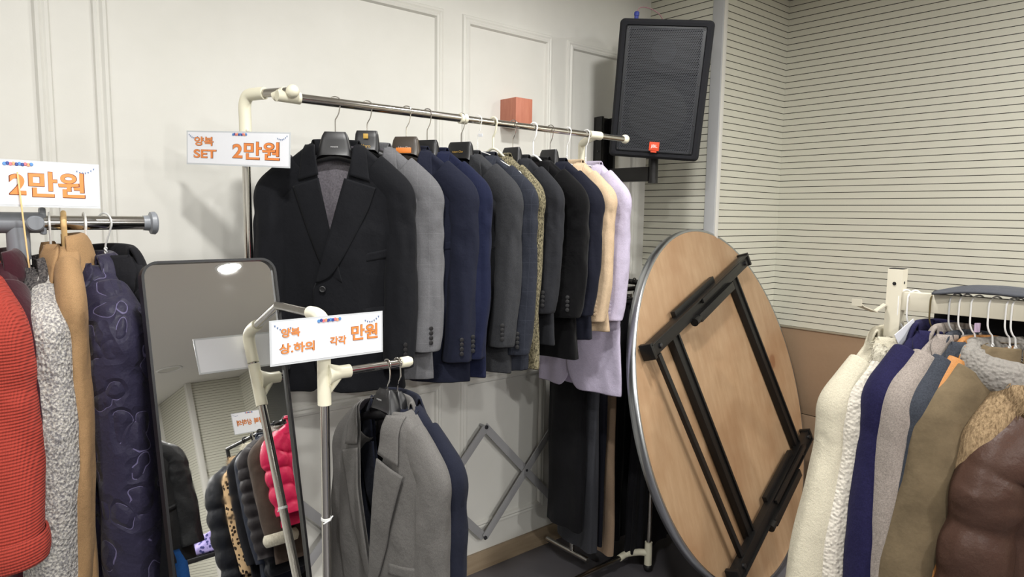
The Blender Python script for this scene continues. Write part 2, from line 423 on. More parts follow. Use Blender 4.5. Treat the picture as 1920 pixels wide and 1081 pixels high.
def body(g, mat, parent, inner=None, split=True, hemcurve=.0, cut=.05, ns=56, nt=34, collar_gap=False, name='body', sub=1):
    if g.puff: nt = 70
    ts = [g.L*(i/(nt-1))**1.25 for i in range(nt)]
    vs = []; fs = []; fm = []
    for t in ts:
        o = .004
        if split:
            xr = g.vx(t)-g.cr*min(1, t/g.V if g.V else 1) if t < g.V else -.012-g.cr
            xl = g.vx(t) if t < g.V else .012
            if cut and t > g.L-.10:
                q = ((t-(g.L-.10))/.10)**2; xr += cut*q; xl += cut*q
            w = g.w(t)
            ar = math.copysign(math.asin(min(.99, abs(xr)/w)**(g.n/2)), xr)
            al = math.copysign(math.asin(min(.99, abs(xl)/w)**(g.n/2)), xl)
            a0, a1 = ar, 2*PI-al
        else: a0, a1 = 0, 2*PI
        for k in range(ns):
            ph = a0+(a1-a0)*k/(ns-1); edge = max(0, 1-k/9)*(2.2 if g.cr and t > g.V*.6 else 1) if split and t >= g.V*.6 else 0
            p = g.P(ph, t, o*edge)
            if hemcurve: p.z -= hemcurve*math.cos(ph)*(t/g.L)
            vs.append(p)
    for i in range(nt-1):
        for k in range(ns-1): fs.append((i*ns+k, i*ns+k+1, (i+1)*ns+k+1, (i+1)*ns+k))
    me = link(name, vs, fs, mat, parent, True, sub, mats=[mat, inner or mat])
    s = me.modifiers.new('thickness', 'SOLIDIFY'); s.thickness = .003; s.offset = 1; s.material_offset = 0
    # outer/inner: faces wound so the outside keeps the fabric; the inside carries the lining
    s.offset = -1; s.material_offset = 1 if inner else 0; s.material_offset_rim = 0
    bm = bmesh.new(); bm.from_mesh(me.data)
    c = sum((f.normal.dot(Vector((f.calc_center_median().x, f.calc_center_median().y, 0))) for f in bm.faces))
    if c < 0: bmesh.ops.reverse_faces(bm, faces=bm.faces[:])
    bm.to_mesh(me.data); bm.free()
    # solidify first, subdivide afterwards
    if sub:
        m0 = me.modifiers['smooth']; idx = me.modifiers.find('thickness')
        me.modifiers.move(idx, 0)
    return me

def sleeve(g, side, mat, parent, inner, sl=.62, r0=.06, r1=.048, out=.02, fwd=.02, name='sleeve', bend=.03, ry=.70, puff=0, wr=None, outend=None, cuff=None):
    ns = 24; vs = []; fs = []; wr = g.wr if wr is None else wr
    oe = out if outend is None else outend
    zl = lambda x: -g.sd*min(1, max(0, (x-g.nw)/(g.sw-g.nw)))
    P = [(g.sw-.085, zl(g.sw-.085)-r0*.93), (g.sw-.045, zl(g.sw-.045)-r0*.95), (g.sw-.014+out*.35, -g.sd-r0*1.02), (g.sw-.024+out*.85, -g.sd-r0*1.15-.05),
         (g.sw-.026+out+.002, -g.sd-.2), (g.sw-.026+(out+oe)/2+.006, -(g.sd+.2)*.5-sl*.5), (g.sw-.028+oe, -sl)]
    path = catm([(p[0], 0, p[1]) for p in P], 12 if puff else 5); nt = len(path); cent = []
    acc = [0]
    for i in range(1, nt): acc.append(acc[-1]+(path[i]-path[i-1]).length)
    for i in range(nt):
        a = acc[i]/acc[-1]; p = path[i]
        T = (path[min(i+1, nt-1)]-path[max(i-1, 0)]).normalized()
        if i == nt-1: T = Vector((.05, 0, -1)).normalized()
        S = Vector((-T.z, 0, T.x))
        rx = (r0+(r1-r0)*a); rd = (rx*ry)*(.86+.14*min(1, a*4))
        cy = -fwd*a - bend*max(0, a-.45)**1.3*2
        cent.append((side*p.x, cy, p.z+g.top, rx))
        for k in range(ns):
            ph = 2*PI*k/ns; f_ = min(1, max(0, a*4-.25))
            v = wr*1.0*noise.noise(Vector((math.cos(ph)*1.6+side*7+g.seed, math.sin(ph)*1.6, a*5)))+wr*.9*noise.noise(Vector((math.cos(ph)*3+g.seed*2, math.sin(ph)*3+side, a*14)))
            if puff: v += (.012+.06*puff)*(abs(math.sin(PI*a*sl/puff))**.5-.6)
            q = p+S*((rx+v*f_)*math.cos(ph))
            vs.append((side*q.x, cy+(rd+v*f_)*math.sin(ph), q.z+g.top))
    for i in range(nt-1):
        for k in range(ns): l = (k+1) % ns; fs.append((i*ns+k, (i+1)*ns+k, (i+1)*ns+l, i*ns+l))
    me = link(name, vs, fs, mat, parent, True, 1, mats=[mat, inner or mat])
    bm = bmesh.new(); bm.from_mesh(me.data); bmesh.ops.recalc_face_normals(bm, faces=bm.faces[:]); bm.to_mesh(me.data); bm.free()
    s = me.modifiers.new('thickness', 'SOLIDIFY'); s.thickness = .004; s.offset = -1; s.material_offset = 1 if inner else 0; s.material_offset_rim = 0
    me.modifiers.move(me.modifiers.find('thickness'), 0)
    me['cent'] = [float(v) for v in cent[-1]]
    if cuff:
        cm, ch, cr = cuff; mb = MB(); pr = []
        cx, cy, cz, rx = cent[-1]
        vs = []; fs = []; rows = 8
        for i in range(rows):
            z = cz-.004+ch*i/(rows-1); b = cr*math.sin(PI*(i+.5)/rows)
            for k in range(24):
                ph = 2*PI*k/24; vs.append((cx+(rx+.004+b)*math.cos(ph), cy+((rx+.002)*ry+.004+b)*math.sin(ph), z))
        for i in range(rows-1):
            for k in range(24): l = (k+1) % 24; fs.append((i*24+k, i*24+l, (i+1)*24+l, (i+1)*24+k))
        link('cuff', vs, fs, cm, parent, True, 1, .004)
    return me

def collar_back(g, mat, parent, h=.038, fall=.045, spread=.012, f0=.62, name='collar', front=0, thick=.003, rise=.014, sub=1, puffy=0):
    """stand and fall around the back of the neck"""
    n = 26; vs = []; fs = []; rows = []
    prof = [(-.004, -h*.8), (-.003, rise*.3), (.0, rise), (.006, rise+.001), (spread*.8, rise-.012), (spread+.004, rise-fall*.6), (spread+.010, rise-fall)]
    for (dr, dz) in prof:
        for k in range(n):
            ph = PI*f0+(2*PI-2*PI*f0)*k/(n-1)
            bk = (1-math.cos(ph))/2
            x = (g.nw*.92+dr)*math.sin(ph); y = -(g.kd[0]*1.0+dr)*math.cos(ph)
            bl = puffy*noise.noise(Vector((x*30, y*30, dz*30+g.seed)))
            vs.append((x+bl*math.sin(ph), y-bl*math.cos(ph), g.top+dz-(1-bk)*.012+bl))
    R = len(prof)
    for i in range(R-1):
        for k in range(n-1): fs.append((i*n+k, i*n+k+1, (i+1)*n+k+1, (i+1)*n+k))
    return link(name, vs, fs, mat, parent, True, sub, thick, off=0)

def button(g, x, t, parent, r=.009, mat=None, off=.006):
    p = g.F(x, t, off)
    MB().lathe([(r*.6, 0), (r, .001), (r, .003), (r*.8, .0038), (r*.55, .003), (r*.3, .003)], p, (0, -1, 0), 16).out('button', mat or M_BLKP, parent)

def suit(name, label, loc, rho, mat, lining, group, g, sl=.62, so=.022, lap=.085, buttons=2, r0=.055, r1=.046, flap=True, hidden=False, peak=.0, wide=0, cat='jacket', cuffb=True, bend=.03, fwd=.012):
    t = thing(name, label, cat, loc, rho, group)
    body(g, mat, t, lining)
    # lining of the back, seen through the neck opening
    if not hidden:
        vs = []; fs = []; n = 14; m = 12
        for i in range(m):
            tt = .004+(.26)*i/(m-1)
            for k in range(n):
                ph = PI*.60+PI*.80*k/(n-1); vs.append(g.P(ph, tt, -.008))
        for i in range(m-1):
            for k in range(n-1): fs.append((i*n+k, i*n+k+1, (i+1)*n+k+1, (i+1)*n+k))
        link('lining', vs, fs, lining, t, True, 1)
    sr = [sleeve(g, sd, mat, t, lining, sl, r0, r1, so, fwd, bend=bend) for sd in (-1, 1)]
    V = g.V
    for sd in (-1, 1):
        o0 = (.0075 if not g.cr else .0125) if sd > 0 else .004
        rows = []
        tg = .097
        for i in range(23):
            a = i/22; tt = tg+(V-tg)*a
            xi = g.vx(tt)-.002
            if sd > 0: xi -= g.cr*tt/V+.004*a
            elif g.cr: xi -= .018*a
            ow = (.108+lap-.085)*(1-a)**.62
            if sd > 0: ow -= g.cr*max(0, a-.25)*1.0
            xo = max(xi+.001, ow+.004*(1-a)) if a < .999 else xi+.002
            rows.append((tt, sd*xi, sd*xo, o0+.004, (o0-.0005 if not (sd > 0 and g.cr) else .004+.010*a), tt+.024*(1-a)**3))
        strip(g, rows, 'lapel', mat, t, n=6, solid=.003)
        # front of the collar, down to the notch
        rows = []
        for i in range(7):
            a = i/6; tt = .006+.082*a
            rows.append((tt, sd*(g.vx(tt)-.003), sd*(g.vx(tt)+.028+.024*a), .010, .006, tt+.016*a))
        strip(g, rows, 'collar', mat, t, n=5, solid=.003)
    collar_back(g, mat, t)
    if not hidden:
        for i in range(buttons): button(g, -g.cr+.012 if g.cr else .0, V+.018+.10*i, t, mat=mat if mat in PALE else None, off=.012 if g.cr else .006)
        if flap:
            for sd in (-1, 1):
                x0, x1 = sd*.075, sd*.185; tt = g.L*.66
                strip(g, [(tt-.002, x0, x1, .004, .004, tt-.012), (tt+.03, x0, x1, .004, .005, tt+.02), (tt+.052, x0+sd*.004, x1-sd*.004, .003, .004, tt+.04)], 'pocket_flap', mat, t, n=6, solid=.003)
            strip(g, [(V*.80, .065, .160, .0035, .0035, V*.80-.02), (V*.80+.012, .065, .160, .004, .004, V*.80-.008), (V*.80+.024, .065, .160, .0035, .0035, V*.80+.004)], 'chest_pocket', mat, t, n=6, solid=.003)
    if cuffb:
        for s_, sd in zip(sr, (-1, 1)):
            cx, cy, cz, rx = s_['cent']
            if sd > 0:
                for i in range(4):
                    p = Vector((cx+rx*.45, cy-rx*.68*.89-.0015, cz+.03+.014*i))
                    MB().lathe([(.004, 0), (.0065, .001), (.0065, .003), (.004, .0035)], p, (.5, -.8, 0), 12).out('button', mat if mat in PALE else M_BLKP, t)
    return t

def coat(name, label, loc, rho, mat, group, g, sl=.6, r0=.065, r1=.055, so=.02, outend=None, lining=None, collar='fold', cm=None, cuff=None, zipm=None, hem=None, hood=None, seam=None, split=True, fwd=.02, bend=.02, ry=1.0, spuff=0, cut=0, pocket=True, nbut=0, cat='coat', sub=1, ch=1.0):
    t = thing(name, label, cat, loc, rho, group); lining = lining or fabric('dark_lining', (40, 36, 38), .6, 0)
    body(g, mat, t, lining, split=split, cut=cut, sub=sub)
    for sd in (-1, 1): sleeve(g, sd, mat, t, lining, sl, r0, r1, so, fwd, puff=spuff, outend=outend, cuff=cuff, ry=ry, bend=bend)
    cm = cm or mat
    if collar == 'fold':
        collar_back(g, cm, t, h=.04, fall=.065*ch, spread=.022, f0=.5, rise=.022, thick=.006)
        for sd in (-1, 1):
            rows = []
            for i in range(7):
                a = i/6; tt = -.002+.10*ch*a
                rows.append((tt, sd*(max(.004, g.nw*.75*(1-a*.9))), sd*(g.nw+.028+.02*a-.06*max(0, a-.7)), .014, .010, tt+.02*a))
            strip(g, rows, 'collar', cm, t, n=6, solid=.006)
    elif collar == 'stand':
        collar_back(g, cm, t, h=.03, fall=.012, spread=.004, f0=.16, rise=.045, thick=.006)
    elif collar == 'fur':
        n, m = 60, 16; vs = []; fs = []
        for i in range(n):
            ph = 2*PI*i/n; kx = g.nw+.032; bk = (1-math.cos(ph))/2
            cx, cy, cz = kx*math.sin(ph), -(g.kd[0]+.022)*math.cos(ph), g.top-.028-.055*(1-bk)**1.5
            for k in range(m):
                a = 2*PI*k/m; rr = .030+.006*(1-bk); rr += .009*noise.noise(Vector((ph*7, a*2.2, g.seed)))+.006*noise.noise(Vector((ph*22, a*7, g.seed)))
                vs.append((cx+rr*math.cos(a)*math.sin(ph), cy-rr*math.cos(a)*math.cos(ph), cz+rr*1.35*math.sin(a)))
        for i in range(n):
            j = (i+1) % n
            for k in range(m): l = (k+1) % m; fs.append((i*m+k, i*m+l, j*m+l, j*m+k))
        co = link('fur_collar', vs, fs, cm, t, True, 1)
        if g.seed % 2: tufts(co, vs, t, cm, 1500, .022)
    if zipm:
        strip(g, [(.05+(g.L-.07)*i/20, -.006, .006, .006, .006) for i in range(21)], 'zip', zipm, t, n=3, solid=.003, sub=0)
    for i in range(nbut): button(g, .012, .12+.11*i, t, .012, off=.01)
    if hem:
        strip(g, [(g.L-.06+.03*i, -g.w(g.L)*.97, g.w(g.L)*.97, .006, .006) for i in range(3)], 'hem_band', hem, t, n=16, solid=.003)
    if pocket:
        for sd in (-1, 1):
            tt = g.L*.6
            strip(g, [(tt-.002, sd*.08, sd*.17, .004, .004, tt-.02), (tt+.022, sd*.08, sd*.17, .005, .005, tt+.002)], 'pocket', mat, t, n=5, solid=.003)
    return t

def tufts(src, pts, parent, mat, N, ln, name='fur_pile'):
    rnd = random.Random(9); vs = []; fs = []
    c = sum((Vector(p) for p in pts), Vector())/len(pts)
    for i in range(N):
        p = Vector(rnd.choice(pts)); d = Vector((p.x-c.x, p.y-c.y, (p.z-c.z)*.6-.01)).normalized()
        d = (d+Vector((rnd.uniform(-.6, .6), rnd.uniform(-.6, .6), rnd.uniform(-.9, .3)))).normalized()
        o = d.orthogonal().normalized()*.0016; q = d.cross(o)
        L = ln*rnd.uniform(.5, 1.2); b = len(vs)
        vs += [p+o, p-o*.5+q*.8, p-o*.5-q*.8, p+d*L+Vector((0, 0, -L*.35))]
        fs += [(b, b+1, b+3), (b+1, b+2, b+3), (b+2, b, b+3)]
    return link(name, vs, fs, mat, parent, False)

# ------------------------------------------------------------------ hangers
def hook_pts(r=.0175, stem=.085, side=1, deep=0):
    pts = []
    for a in range(200, -50, -18):
        q = math.radians(a); pts.append((side*r*math.cos(q), 0, r*math.sin(q)))
    if deep:
        pts = pts[:-2]+[(side*r, 0, -deep*.35), (side*(r-.001), 0, -deep*.8), (side*r*.6, 0, -deep*1.08), (side*r*.15, 0, -deep*1.25), (0, 0, -stem)]
        return catm(pts, 4)
    pts += [(side*.010, 0, -.028), (side*.003, 0, -.042), (0, 0, -.050), (0, 0, -stem)]
    return catm(pts, 4)
def hanger_arms(mb, z0, half, drop, th, ht, n=14, curve=.01):
    for sd in (-1, 1):
        vs = []; fs = []
        for i in range(n):
            a = i/(n-1); x = sd*half*a; z = z0-drop*a**1.2; y = curve*a*a-.004
            w = th*(1+.6*a) ; h = ht*(1-.45*a)
            for k in range(12):
                q = 2*PI*k/12; vs.append((x, y+w/2*math.cos(q), z-h/2+h/2*math.sin(q)))
        for i in range(n-1):
            for k in range(12): l = (k+1) % 12; fs.append((i*12+k, i*12+l, (i+1)*12+l, (i+1)*12+k))
        fs.append(tuple((n-1)*12+k for k in range(12))); fs.append(tuple(range(12)))
        mb.add(vs, fs)
def hanger(label, loc, rho, kind='suit', mat=None, hookm=None, group=None, half=.185, logo=None, topw=.034, botw=.052, ph=.062, stem=.085, rr=.0165, drop=.06, side=1, wr=.0018, deep=0):
    t = thing('clothes_hanger', label, 'hanger', loc, rho, group)
    if kind == 'suit':
        mat = mat or M_BLKP
        MB().tube(hook_pts(rr, stem+.01, side), .0016, 8).out('hook', hookm or M_CHROME, t)
        # broad trapezoid head between two sculpted shoulders
        vs = []; fs = []; rows = 8; m = 24
        for i in range(rows):
            a = i/(rows-1); hw = topw+(botw-topw)*a**.8; dpt = .009+.010*a; z = -stem-ph*a
            if i == 0: hw *= .94; dpt *= .6
            for k in range(m):
                q = 2*PI*k/m; s_, c_ = math.sin(q), math.cos(q)
                arch = .018*(1-(s_*1.0)**2)*a**3
                vs.append((hw*math.copysign(abs(s_)**.35, s_), -.004-dpt*math.copysign(abs(c_)**.5, c_), z+arch))
        for i in range(rows-1):
            for k in range(m): l = (k+1) % m; fs.append((i*m+k, i*m+l, (i+1)*m+l, (i+1)*m+k))
        fs.append(tuple(range(m))); fs.append(tuple((rows-1)*m+k for k in range(m-1, -1, -1)))
        o = link('head', vs, fs, mat, t, True)
        o.data.set_sharp_from_angle(angle=math.radians(50))
        mb = MB(); hanger_arms(mb, -stem-ph*.60, half, drop, .02, .03); mb.out('shoulder', mat, t)
        if logo:
            for (s, w, m_, dz, y) in logo:
                text(s, w, m_, t, (0, -.0215+y, -stem-ph*dz), (math.radians(90-8), 0, 0))
    elif kind == 'wire':
        m_ = mat or M_WHITEP
        MB().tube(hook_pts(rr, stem, side, deep), wr, 8).out('hook', m_, t)
        mb = MB()
        for s_ in (0, PI):      # twisted neck
            mb.tube([(wr*1.1*math.cos(s_+i*.9), wr*1.1*math.sin(s_+i*.9), -stem+.006-.03*i/14) for i in range(15)], wr*.9, 6)
        mb.out('twisted_neck', m_, t)
        z = -stem-.022
        MB().tube(catm([(0, 0, z), (half*.3, 0, z-.014), (half*.85, 0, z-drop), (half, 0, z-drop-.012), (half*.9, 0, z-drop-.02), (0, 0, z-drop-.022), (-half*.9, 0, z-drop-.02), (-half, 0, z-drop-.012), (-half*.85, 0, z-drop), (-half*.3, 0, z-.014), (0, 0, z)], 5), wr, 8).out('wire_frame', m_, t)
    elif kind == 'plastic':
        m_ = mat or M_CREAM
        MB().tube(hook_pts(rr, stem, side), wr*1.6, 10).out('hook', m_, t)
        z = -stem
        MB().tube(catm([(-half, 0, z-drop), (-half*.5, 0, z-drop*.45), (0, 0, z), (half*.5, 0, z-drop*.45), (half, 0, z-drop)], 8), wr*1.9, 10).out('shoulder', m_, t)
    return t

# ------------------------------------------------------------------ MAIN SUIT RACK
RY, RZ = 1.80, 1.852
t = thing('clothes_rack', 'tall chrome clothes rack with white plastic joints carrying the row of suit jackets', 'clothes rack', (0, 0, 0))
px_, py_ = .672, 1.925
MB().tube([(px_, py_, .06), (px_, py_, RZ-.07)], .0115, 20).out('post', M_CHROME, t)
MB().tube([(2.11, 2.04, .06), (2.11, 2.04, RZ-.09)], .0115, 20).out('post', M_CHROME, t)
MB().tube([(.735, RY, RZ), (1.30, RY, RZ)], .0125, 24).out('hanging_rail', M_CHROME, t)
MB().tube([(1.30, RY, RZ), (2.10, RY, RZ)], .0110, 24).out('hanging_rail', M_CHROME, t)
MB().lathe([(.013, -.014), (.0165, -.012), (.0165, .012), (.013, .014)], (1.315, RY, RZ), (1, 0, 0)).out('joint_ring', M_CREAM, t)
dx, dy = .447, -.894
zt = RZ+.012
el = catm([(px_, py_, RZ-.10), (px_, py_, RZ-.05), (px_, py_, RZ-.015), (px_+dx*.012, py_+dy*.012, zt-.004), (px_+dx*.04, py_+dy*.04, zt), (px_+dx*.07, py_+dy*.07, zt)], 6)
MB().tube(el, .0165, 20).sphere((px_, py_-.016, RZ-.085), .005).out('elbow_joint', M_CREAM, t)
e0 = Vector((px_, py_, zt)); ed = Vector((dx, dy, 0))
MB().tube([e0+ed*.06, e0+ed*.165], .0115, 20).out('crossbar', M_STEEL, t)
MB().sphere(e0+ed*.165, .0175, 20).out('end_cap', M_CREAM, t)
MB().tube([e0+ed*.14, e0+ed*.105+Vector((0, 0, -.01))], .014, 16).tube([(.712, RY, RZ), (.775, RY, RZ)], [.015, .0165], 20).out('rail_socket', M_CREAM, t)
MB().tube([(1.90, RY, RZ), (1.962, RY, RZ)], .0155, 20).tube(catm([(2.11, 2.04, RZ-.13), (2.11, 2.04, RZ-.03), (2.10, 2.025, RZ), (1.96, 1.83, RZ), (1.935, RY, RZ)], 4), .0145, 18).out('elbow_joint', M_CREAM, t)
MB().sphere((2.105, RY, RZ), .0175, 20).out('end_cap', M_CREAM, t)
MB().tube([(px_, py_+.25, .05), (px_, py_-.25, .05)], .012, 16).out('foot_bar', M_CHROME, t)
MB().tube([(2.11, 1.94, .05), (2.11, 2.2, .05)], .012, 16).out('foot_bar', M_CHROME, t)

F = fabric
f_black = F('black_worsted', (18, 19, 23)); f_grey = F('grey_windowpane_wool', (98, 98, 101), kind='check', rgb2=(122, 122, 125))
f_navy = F('navy_wool', (24, 27, 42)); f_navy2 = F('bright_navy_wool', (21, 26, 50)); f_char = F('charcoal_green_wool', (50, 51, 54), fine=500)
f_wind = F('slate_windowpane_wool', (38, 41, 50), kind='check', rgb2=(66, 70, 80)); f_tweed = F('olive_herringbone_tweed', (62, 58, 44), kind='tweed', rgb2=(138, 130, 104))
f_dgrey = F('dark_grey_wool', (35, 36, 40)); f_velvet = F('black_velvet', (4, 4, 6), rough=.95, sheen=.05); f_dnavy = F('midnight_navy_wool', (18, 20, 32))
f_beige = F('beige_crepe', (188, 165, 137)); f_lav = F('lavender_crepe', (176, 168, 188))
l_grey = F('grey_satin_lining', (104, 100, 106), rough=.35, sheen=0, fine=200); l_dark = F('dark_lining', (40, 36, 38), .6, 0); l_navy = F('navy_lining', (26, 27, 36), .6, 0)
PALE = (f_beige, f_lav)
GJ = 'suit jackets on the tall rack'; GH = 'hangers on the tall rack'
# x, rho, fabric, lining, params, label, hanger kind
J = [
 (.876, -34, f_black, l_grey, dict(L=.700, sw=.180, hw=.198, d=.034, V=.385, seed=1), dict(sl=.63, so=.022, r0=.050, r1=.043),
  'large black notch-lapel suit jacket at the near end of the tall rack, grey lining'),
 (.975, -40, f_grey, l_grey, dict(L=.68, sw=.182, hw=.20, d=.030, V=.36, seed=2), dict(sl=.59, so=.018, r0=.050, r1=.044),
  'mid grey windowpane suit jacket hanging just behind the large black one'),
 (1.106, -52, f_navy, l_navy, dict(L=.70, sw=.185, hw=.205, d=.034, V=.36, seed=3), dict(sl=.63, so=.018, r0=.052, r1=.045),
  'navy suit jacket on a brown-topped hanger, between the grey and the brighter navy jacket'),
 (1.180, -62, f_navy2, l_navy, dict(L=.69, sw=.185, hw=.20, d=.036, V=.36, seed=4), dict(sl=.625, so=.016, r0=.045, r1=.040),
  'brighter navy suit jacket squeezed behind the first navy one'),
 (1.309, -68, f_char, l_dark, dict(L=.69, sw=.185, hw=.20, d=.030, V=.36, seed=5), dict(sl=.60, so=.018, r0=.050, r1=.044),
  'charcoal grey suit jacket with four cuff buttons in the middle of the tall rack'),
 (1.375, -72, f_wind, l_dark, dict(L=.69, sw=.190, hw=.20, d=.034, V=.36, seed=6), dict(sl=.63, so=.022, r0=.048, r1=.043),
  'slate blue-grey windowpane jacket on a thin white hanger, behind the charcoal one'),
 (1.440, -79, f_tweed, l_dark, dict(L=.69, sw=.182, hw=.20, d=.036, V=.36, seed=7), dict(sl=.60, so=.012, r0=.045, r1=.040),
  'olive brown herringbone tweed jacket on a cream plastic hanger'),
 (1.526, -80, f_dgrey, l_dark, dict(L=.62, sw=.182, hw=.195, d=.032, V=.36, seed=8), dict(sl=.51, so=.016, r0=.046, r1=.042),
  'dark grey wool jacket between the tweed and the black velvet ones'),
 (1.619, -78, f_velvet, l_dark, dict(L=.68, sw=.186, hw=.21, d=.030, V=.30, seed=9), dict(sl=.53, so=.022, r0=.052, r1=.056),
  'black velvet jacket with ruffled trim at neck and pocket and wide turned cuffs'),
 (1.700, -82, f_dnavy, l_dark, dict(L=.62, sw=.190, hw=.20, d=.038, V=.32, seed=10), dict(sl=.53, so=.022, r0=.050, r1=.044),
  'midnight navy jacket behind the velvet one with its high black hanger'),
 (1.786, -82, f_beige, F('beige_lining', (214, 186, 152), .6, 0), dict(L=.60, sw=.182, hw=.195, d=.036, V=.30, seed=11), dict(sl=.56, so=.016, r0=.046, r1=.044),
  'pale beige jacket second from the far end of the tall rack'),
 (1.885, -84, f_lav, F('lavender_lining', (190, 176, 204), .6, 0), dict(L=.85, sw=.170, hw=.20, d=.032, V=.30, seed=12), dict(sl=.565, so=.014, r0=.046, r1=.052),
  'lavender coat at the far end of the tall rack, longest of the row'),
]
for i, (x, rho, fm_, ln_, gp, sp_, lb) in enumerate(J):
    g = Gar(top=-.112, wr=.0075, sd=.09, cr=.045 if i in (0, 4) else .02, **gp)
    t = suit('suit_jacket', lb, (x, RY, RZ), rho, fm_, ln_, GJ, g, hidden=(i in (1, 2, 3, 5, 7, 9)) and False, **sp_)
    if i == 8:      # ruffle trims
        for (x0, tt, n_, dx_) in ((.05, .05, 9, .0), (.075, .40, 9, .011)):
            mb = MB()
            for k in range(n_):
                p = g.F(x0+dx_*k, tt+(0 if dx_ else .011*k)-.003*k*(dx_ > 0), .012); mb.tube([p+Vector((-.004, 0, .014)), p+Vector((0, -.006, 0)), p+Vector((.004, 0, -.014))], .0022, 6)
            mb.out('ruffle_trim', plain('glossy_black_trim', (40, 42, 46), .3), t)
BRN = plain('brown_moulded_plastic', (62, 54, 46), .4)
HG = [
 (0, 'suit', dict(half=.165, logo=[('MANSTIR', .020, M_SILV, .52, 0)], topw=.031, botw=.053, ph=.082, stem=.080), 'black contoured hanger with small silver lettering in the large black jacket'),
 (1, 'suit', dict(half=.165, logo=[('Vero', .026, M_GOLD, .62, 0)], topw=.031, botw=.038, ph=.072, stem=.068), 'black hanger with gold emblem and script in the grey windowpane jacket'),
 (2, 'suit', dict(mat=BRN, half=.165, logo=[('Adam Clan', .040, M_SILV, .48, 0)], topw=.036, botw=.050, ph=.070, stem=.074), 'brown hanger with an orange sticker in the first navy jacket'),
 (3, 'suit', dict(half=.165, topw=.036, botw=.046, ph=.064, stem=.078), 'plain black hanger in the brighter navy jacket'),
 (4, 'suit', dict(half=.165, logo=[('Adam Clan', .040, M_GOLD, .45, 0)], topw=.040, botw=.052, ph=.07, stem=.074), 'black hanger with gold script in the charcoal jacket'),
 (5, 'wire', dict(stem=.075, half=.165, wr=.0014), 'thin white hanger of the slate windowpane jacket'),
 (6, 'plastic', dict(stem=.085, half=.12, drop=.085, wr=.0022), 'cream plastic hanger in the olive tweed jacket'),
 (7, 'suit', dict(half=.16, topw=.034, botw=.046, ph=.07, stem=.075), 'black hanger with steel hook in the dark grey jacket'),
 (8, 'plastic', dict(mat=M_WHITEP, stem=.095, half=.11, drop=.085, wr=.0018), 'white hanger resting in the black velvet jacket'),
 (9, 'suit', dict(half=.16, topw=.034, botw=.046, ph=.075, stem=.070), 'squarish black hanger standing high in the midnight navy jacket'),
 (10, 'wire', dict(stem=.09, half=.15, wr=.0018), 'white wire hanger in the pale beige jacket'),
 (11, 'wire', dict(stem=.09, half=.15, wr=.0018), 'white wire hanger in the lavender coat'),
]
for i, kd, kw, lb in HG:
    x, rho = J[i][0], J[i][1]
    h = hanger(lb, (x, RY, RZ), rho, kd, group=GH, **kw)
    if i == 5: MB().box((.004, -.001, -.052), (.020, .001, -.042), .0005).out('size_tag', M_PAPER, h)
    if i == 1:
        MB().box((-.007, -.0225, -.068-.024), (.007, -.0215, -.068-.010), .001).out('emblem', M_GOLD, h)
    if i == 2:
        MB().box((-.024, -.0255, -.074-.050), (.024, -.0240, -.074-.034), .001).out('sticker', plain('orange_sticker', (240, 140, 60), .4), h)

# ------------------------------------------------------------------ price signs
def sign(label, loc, rz, w, h, words, group='printed price signs', roll=0, balloons=0.0):
    t = thing('price_sign', label, 'sign', loc, rz, group); t.rotation_euler.y = math.radians(roll)
    MB().box((-w/2-.004, -.0006, -h/2-.004), (w/2+.004, .0006, h/2+.004)).out('laminate', M_FILM, t)
    MB().box((-w/2, -.0010, -h/2), (w/2, .0010, h/2)).out('card', M_PAPER, t)
    for (s, cx, cz, wd, hh) in words:
        text(s, wd, M_ORANGE, t, (cx, -.0022, cz), (PI/2, 0, 0), bold=.022, font_h=hh)
        text(s, wd*1.03, M_OUTL, t, (cx, -.0016, cz), (PI/2, 0, 0), name='lettering_outline', bold=.034, font_h=hh*1.05)
    cb = [(90, 140, 200), (60, 80, 150), (225, 120, 130), (235, 160, 120), (60, 80, 150), (90, 140, 200), (60, 80, 150), (225, 120, 130), (235, 160, 120), (90, 140, 200)]
    for k, c in enumerate(cb):
        MB().lathe([(.0032, 0), (.0036, .0006), (.0030, .0012)], (balloons+(k-4.5)*.0048, -.0012, h/2-.0045+.001*(k % 2)), (0, -1, 0), 14).out('balloon_print', plain('print_%d_%d' % (c[0], c[1]), c, .4), t)
    for sd in (-1, 1):
        mb = MB(); n = 7
        for k in range(n):
            a = k/(n-1); x = sd*(w/2-.006-.030*(1-a)); z = h/2-.005-.008*a*0-.006*math.sin(a*PI)*1-.006*(1-a)
            if k % 1 == 0: mb.prism([(x-.0016, z), (x+.0016, z), (x, z-.0045)], -.0018, -.0012)
        mb.out('bunting_print', plain('bunting_blue', (96, 120, 160), .4), t)
    return t
sign('white card with orange lettering SET and a price, clipped to the tall rack post', (.6422, 1.9086, 1.716), -60.4, .340, .084,
     [('양복', -.112, .018, .066, .024), ('SET', -.108, -.016, .078, .023), ('2만원', .064, -.004, .152, .046)], roll=2.4, balloons=.01)
sign('white card taped to the low front rack, small orange words left of a price', (.583, 1.236, 1.306), 0, .228, .078,
     [('양복', -.078, .018, .036, .017), ('상.하의', -.066, -.012, .068, .019), ('각각', .018, -.008, .034, .017), ('만원', .076, .004, .058, .030)], roll=0, balloons=.0)
sign('white card on a bamboo stick above the left coat rack, only a large orange price', (.118, 1.676, 1.598), 0, .310, .084,
     [('2만원', .068, .0, .126, .050)], roll=.6, balloons=.02)
o = MB().beam((.136, 1.668, 1.62), (.148, 1.668, 1.385), .004, .003).out('wooden_stick', M_WOODST)
tag(o, 'thin bamboo stick holding the price card in front of the left rack joint', 'stick')

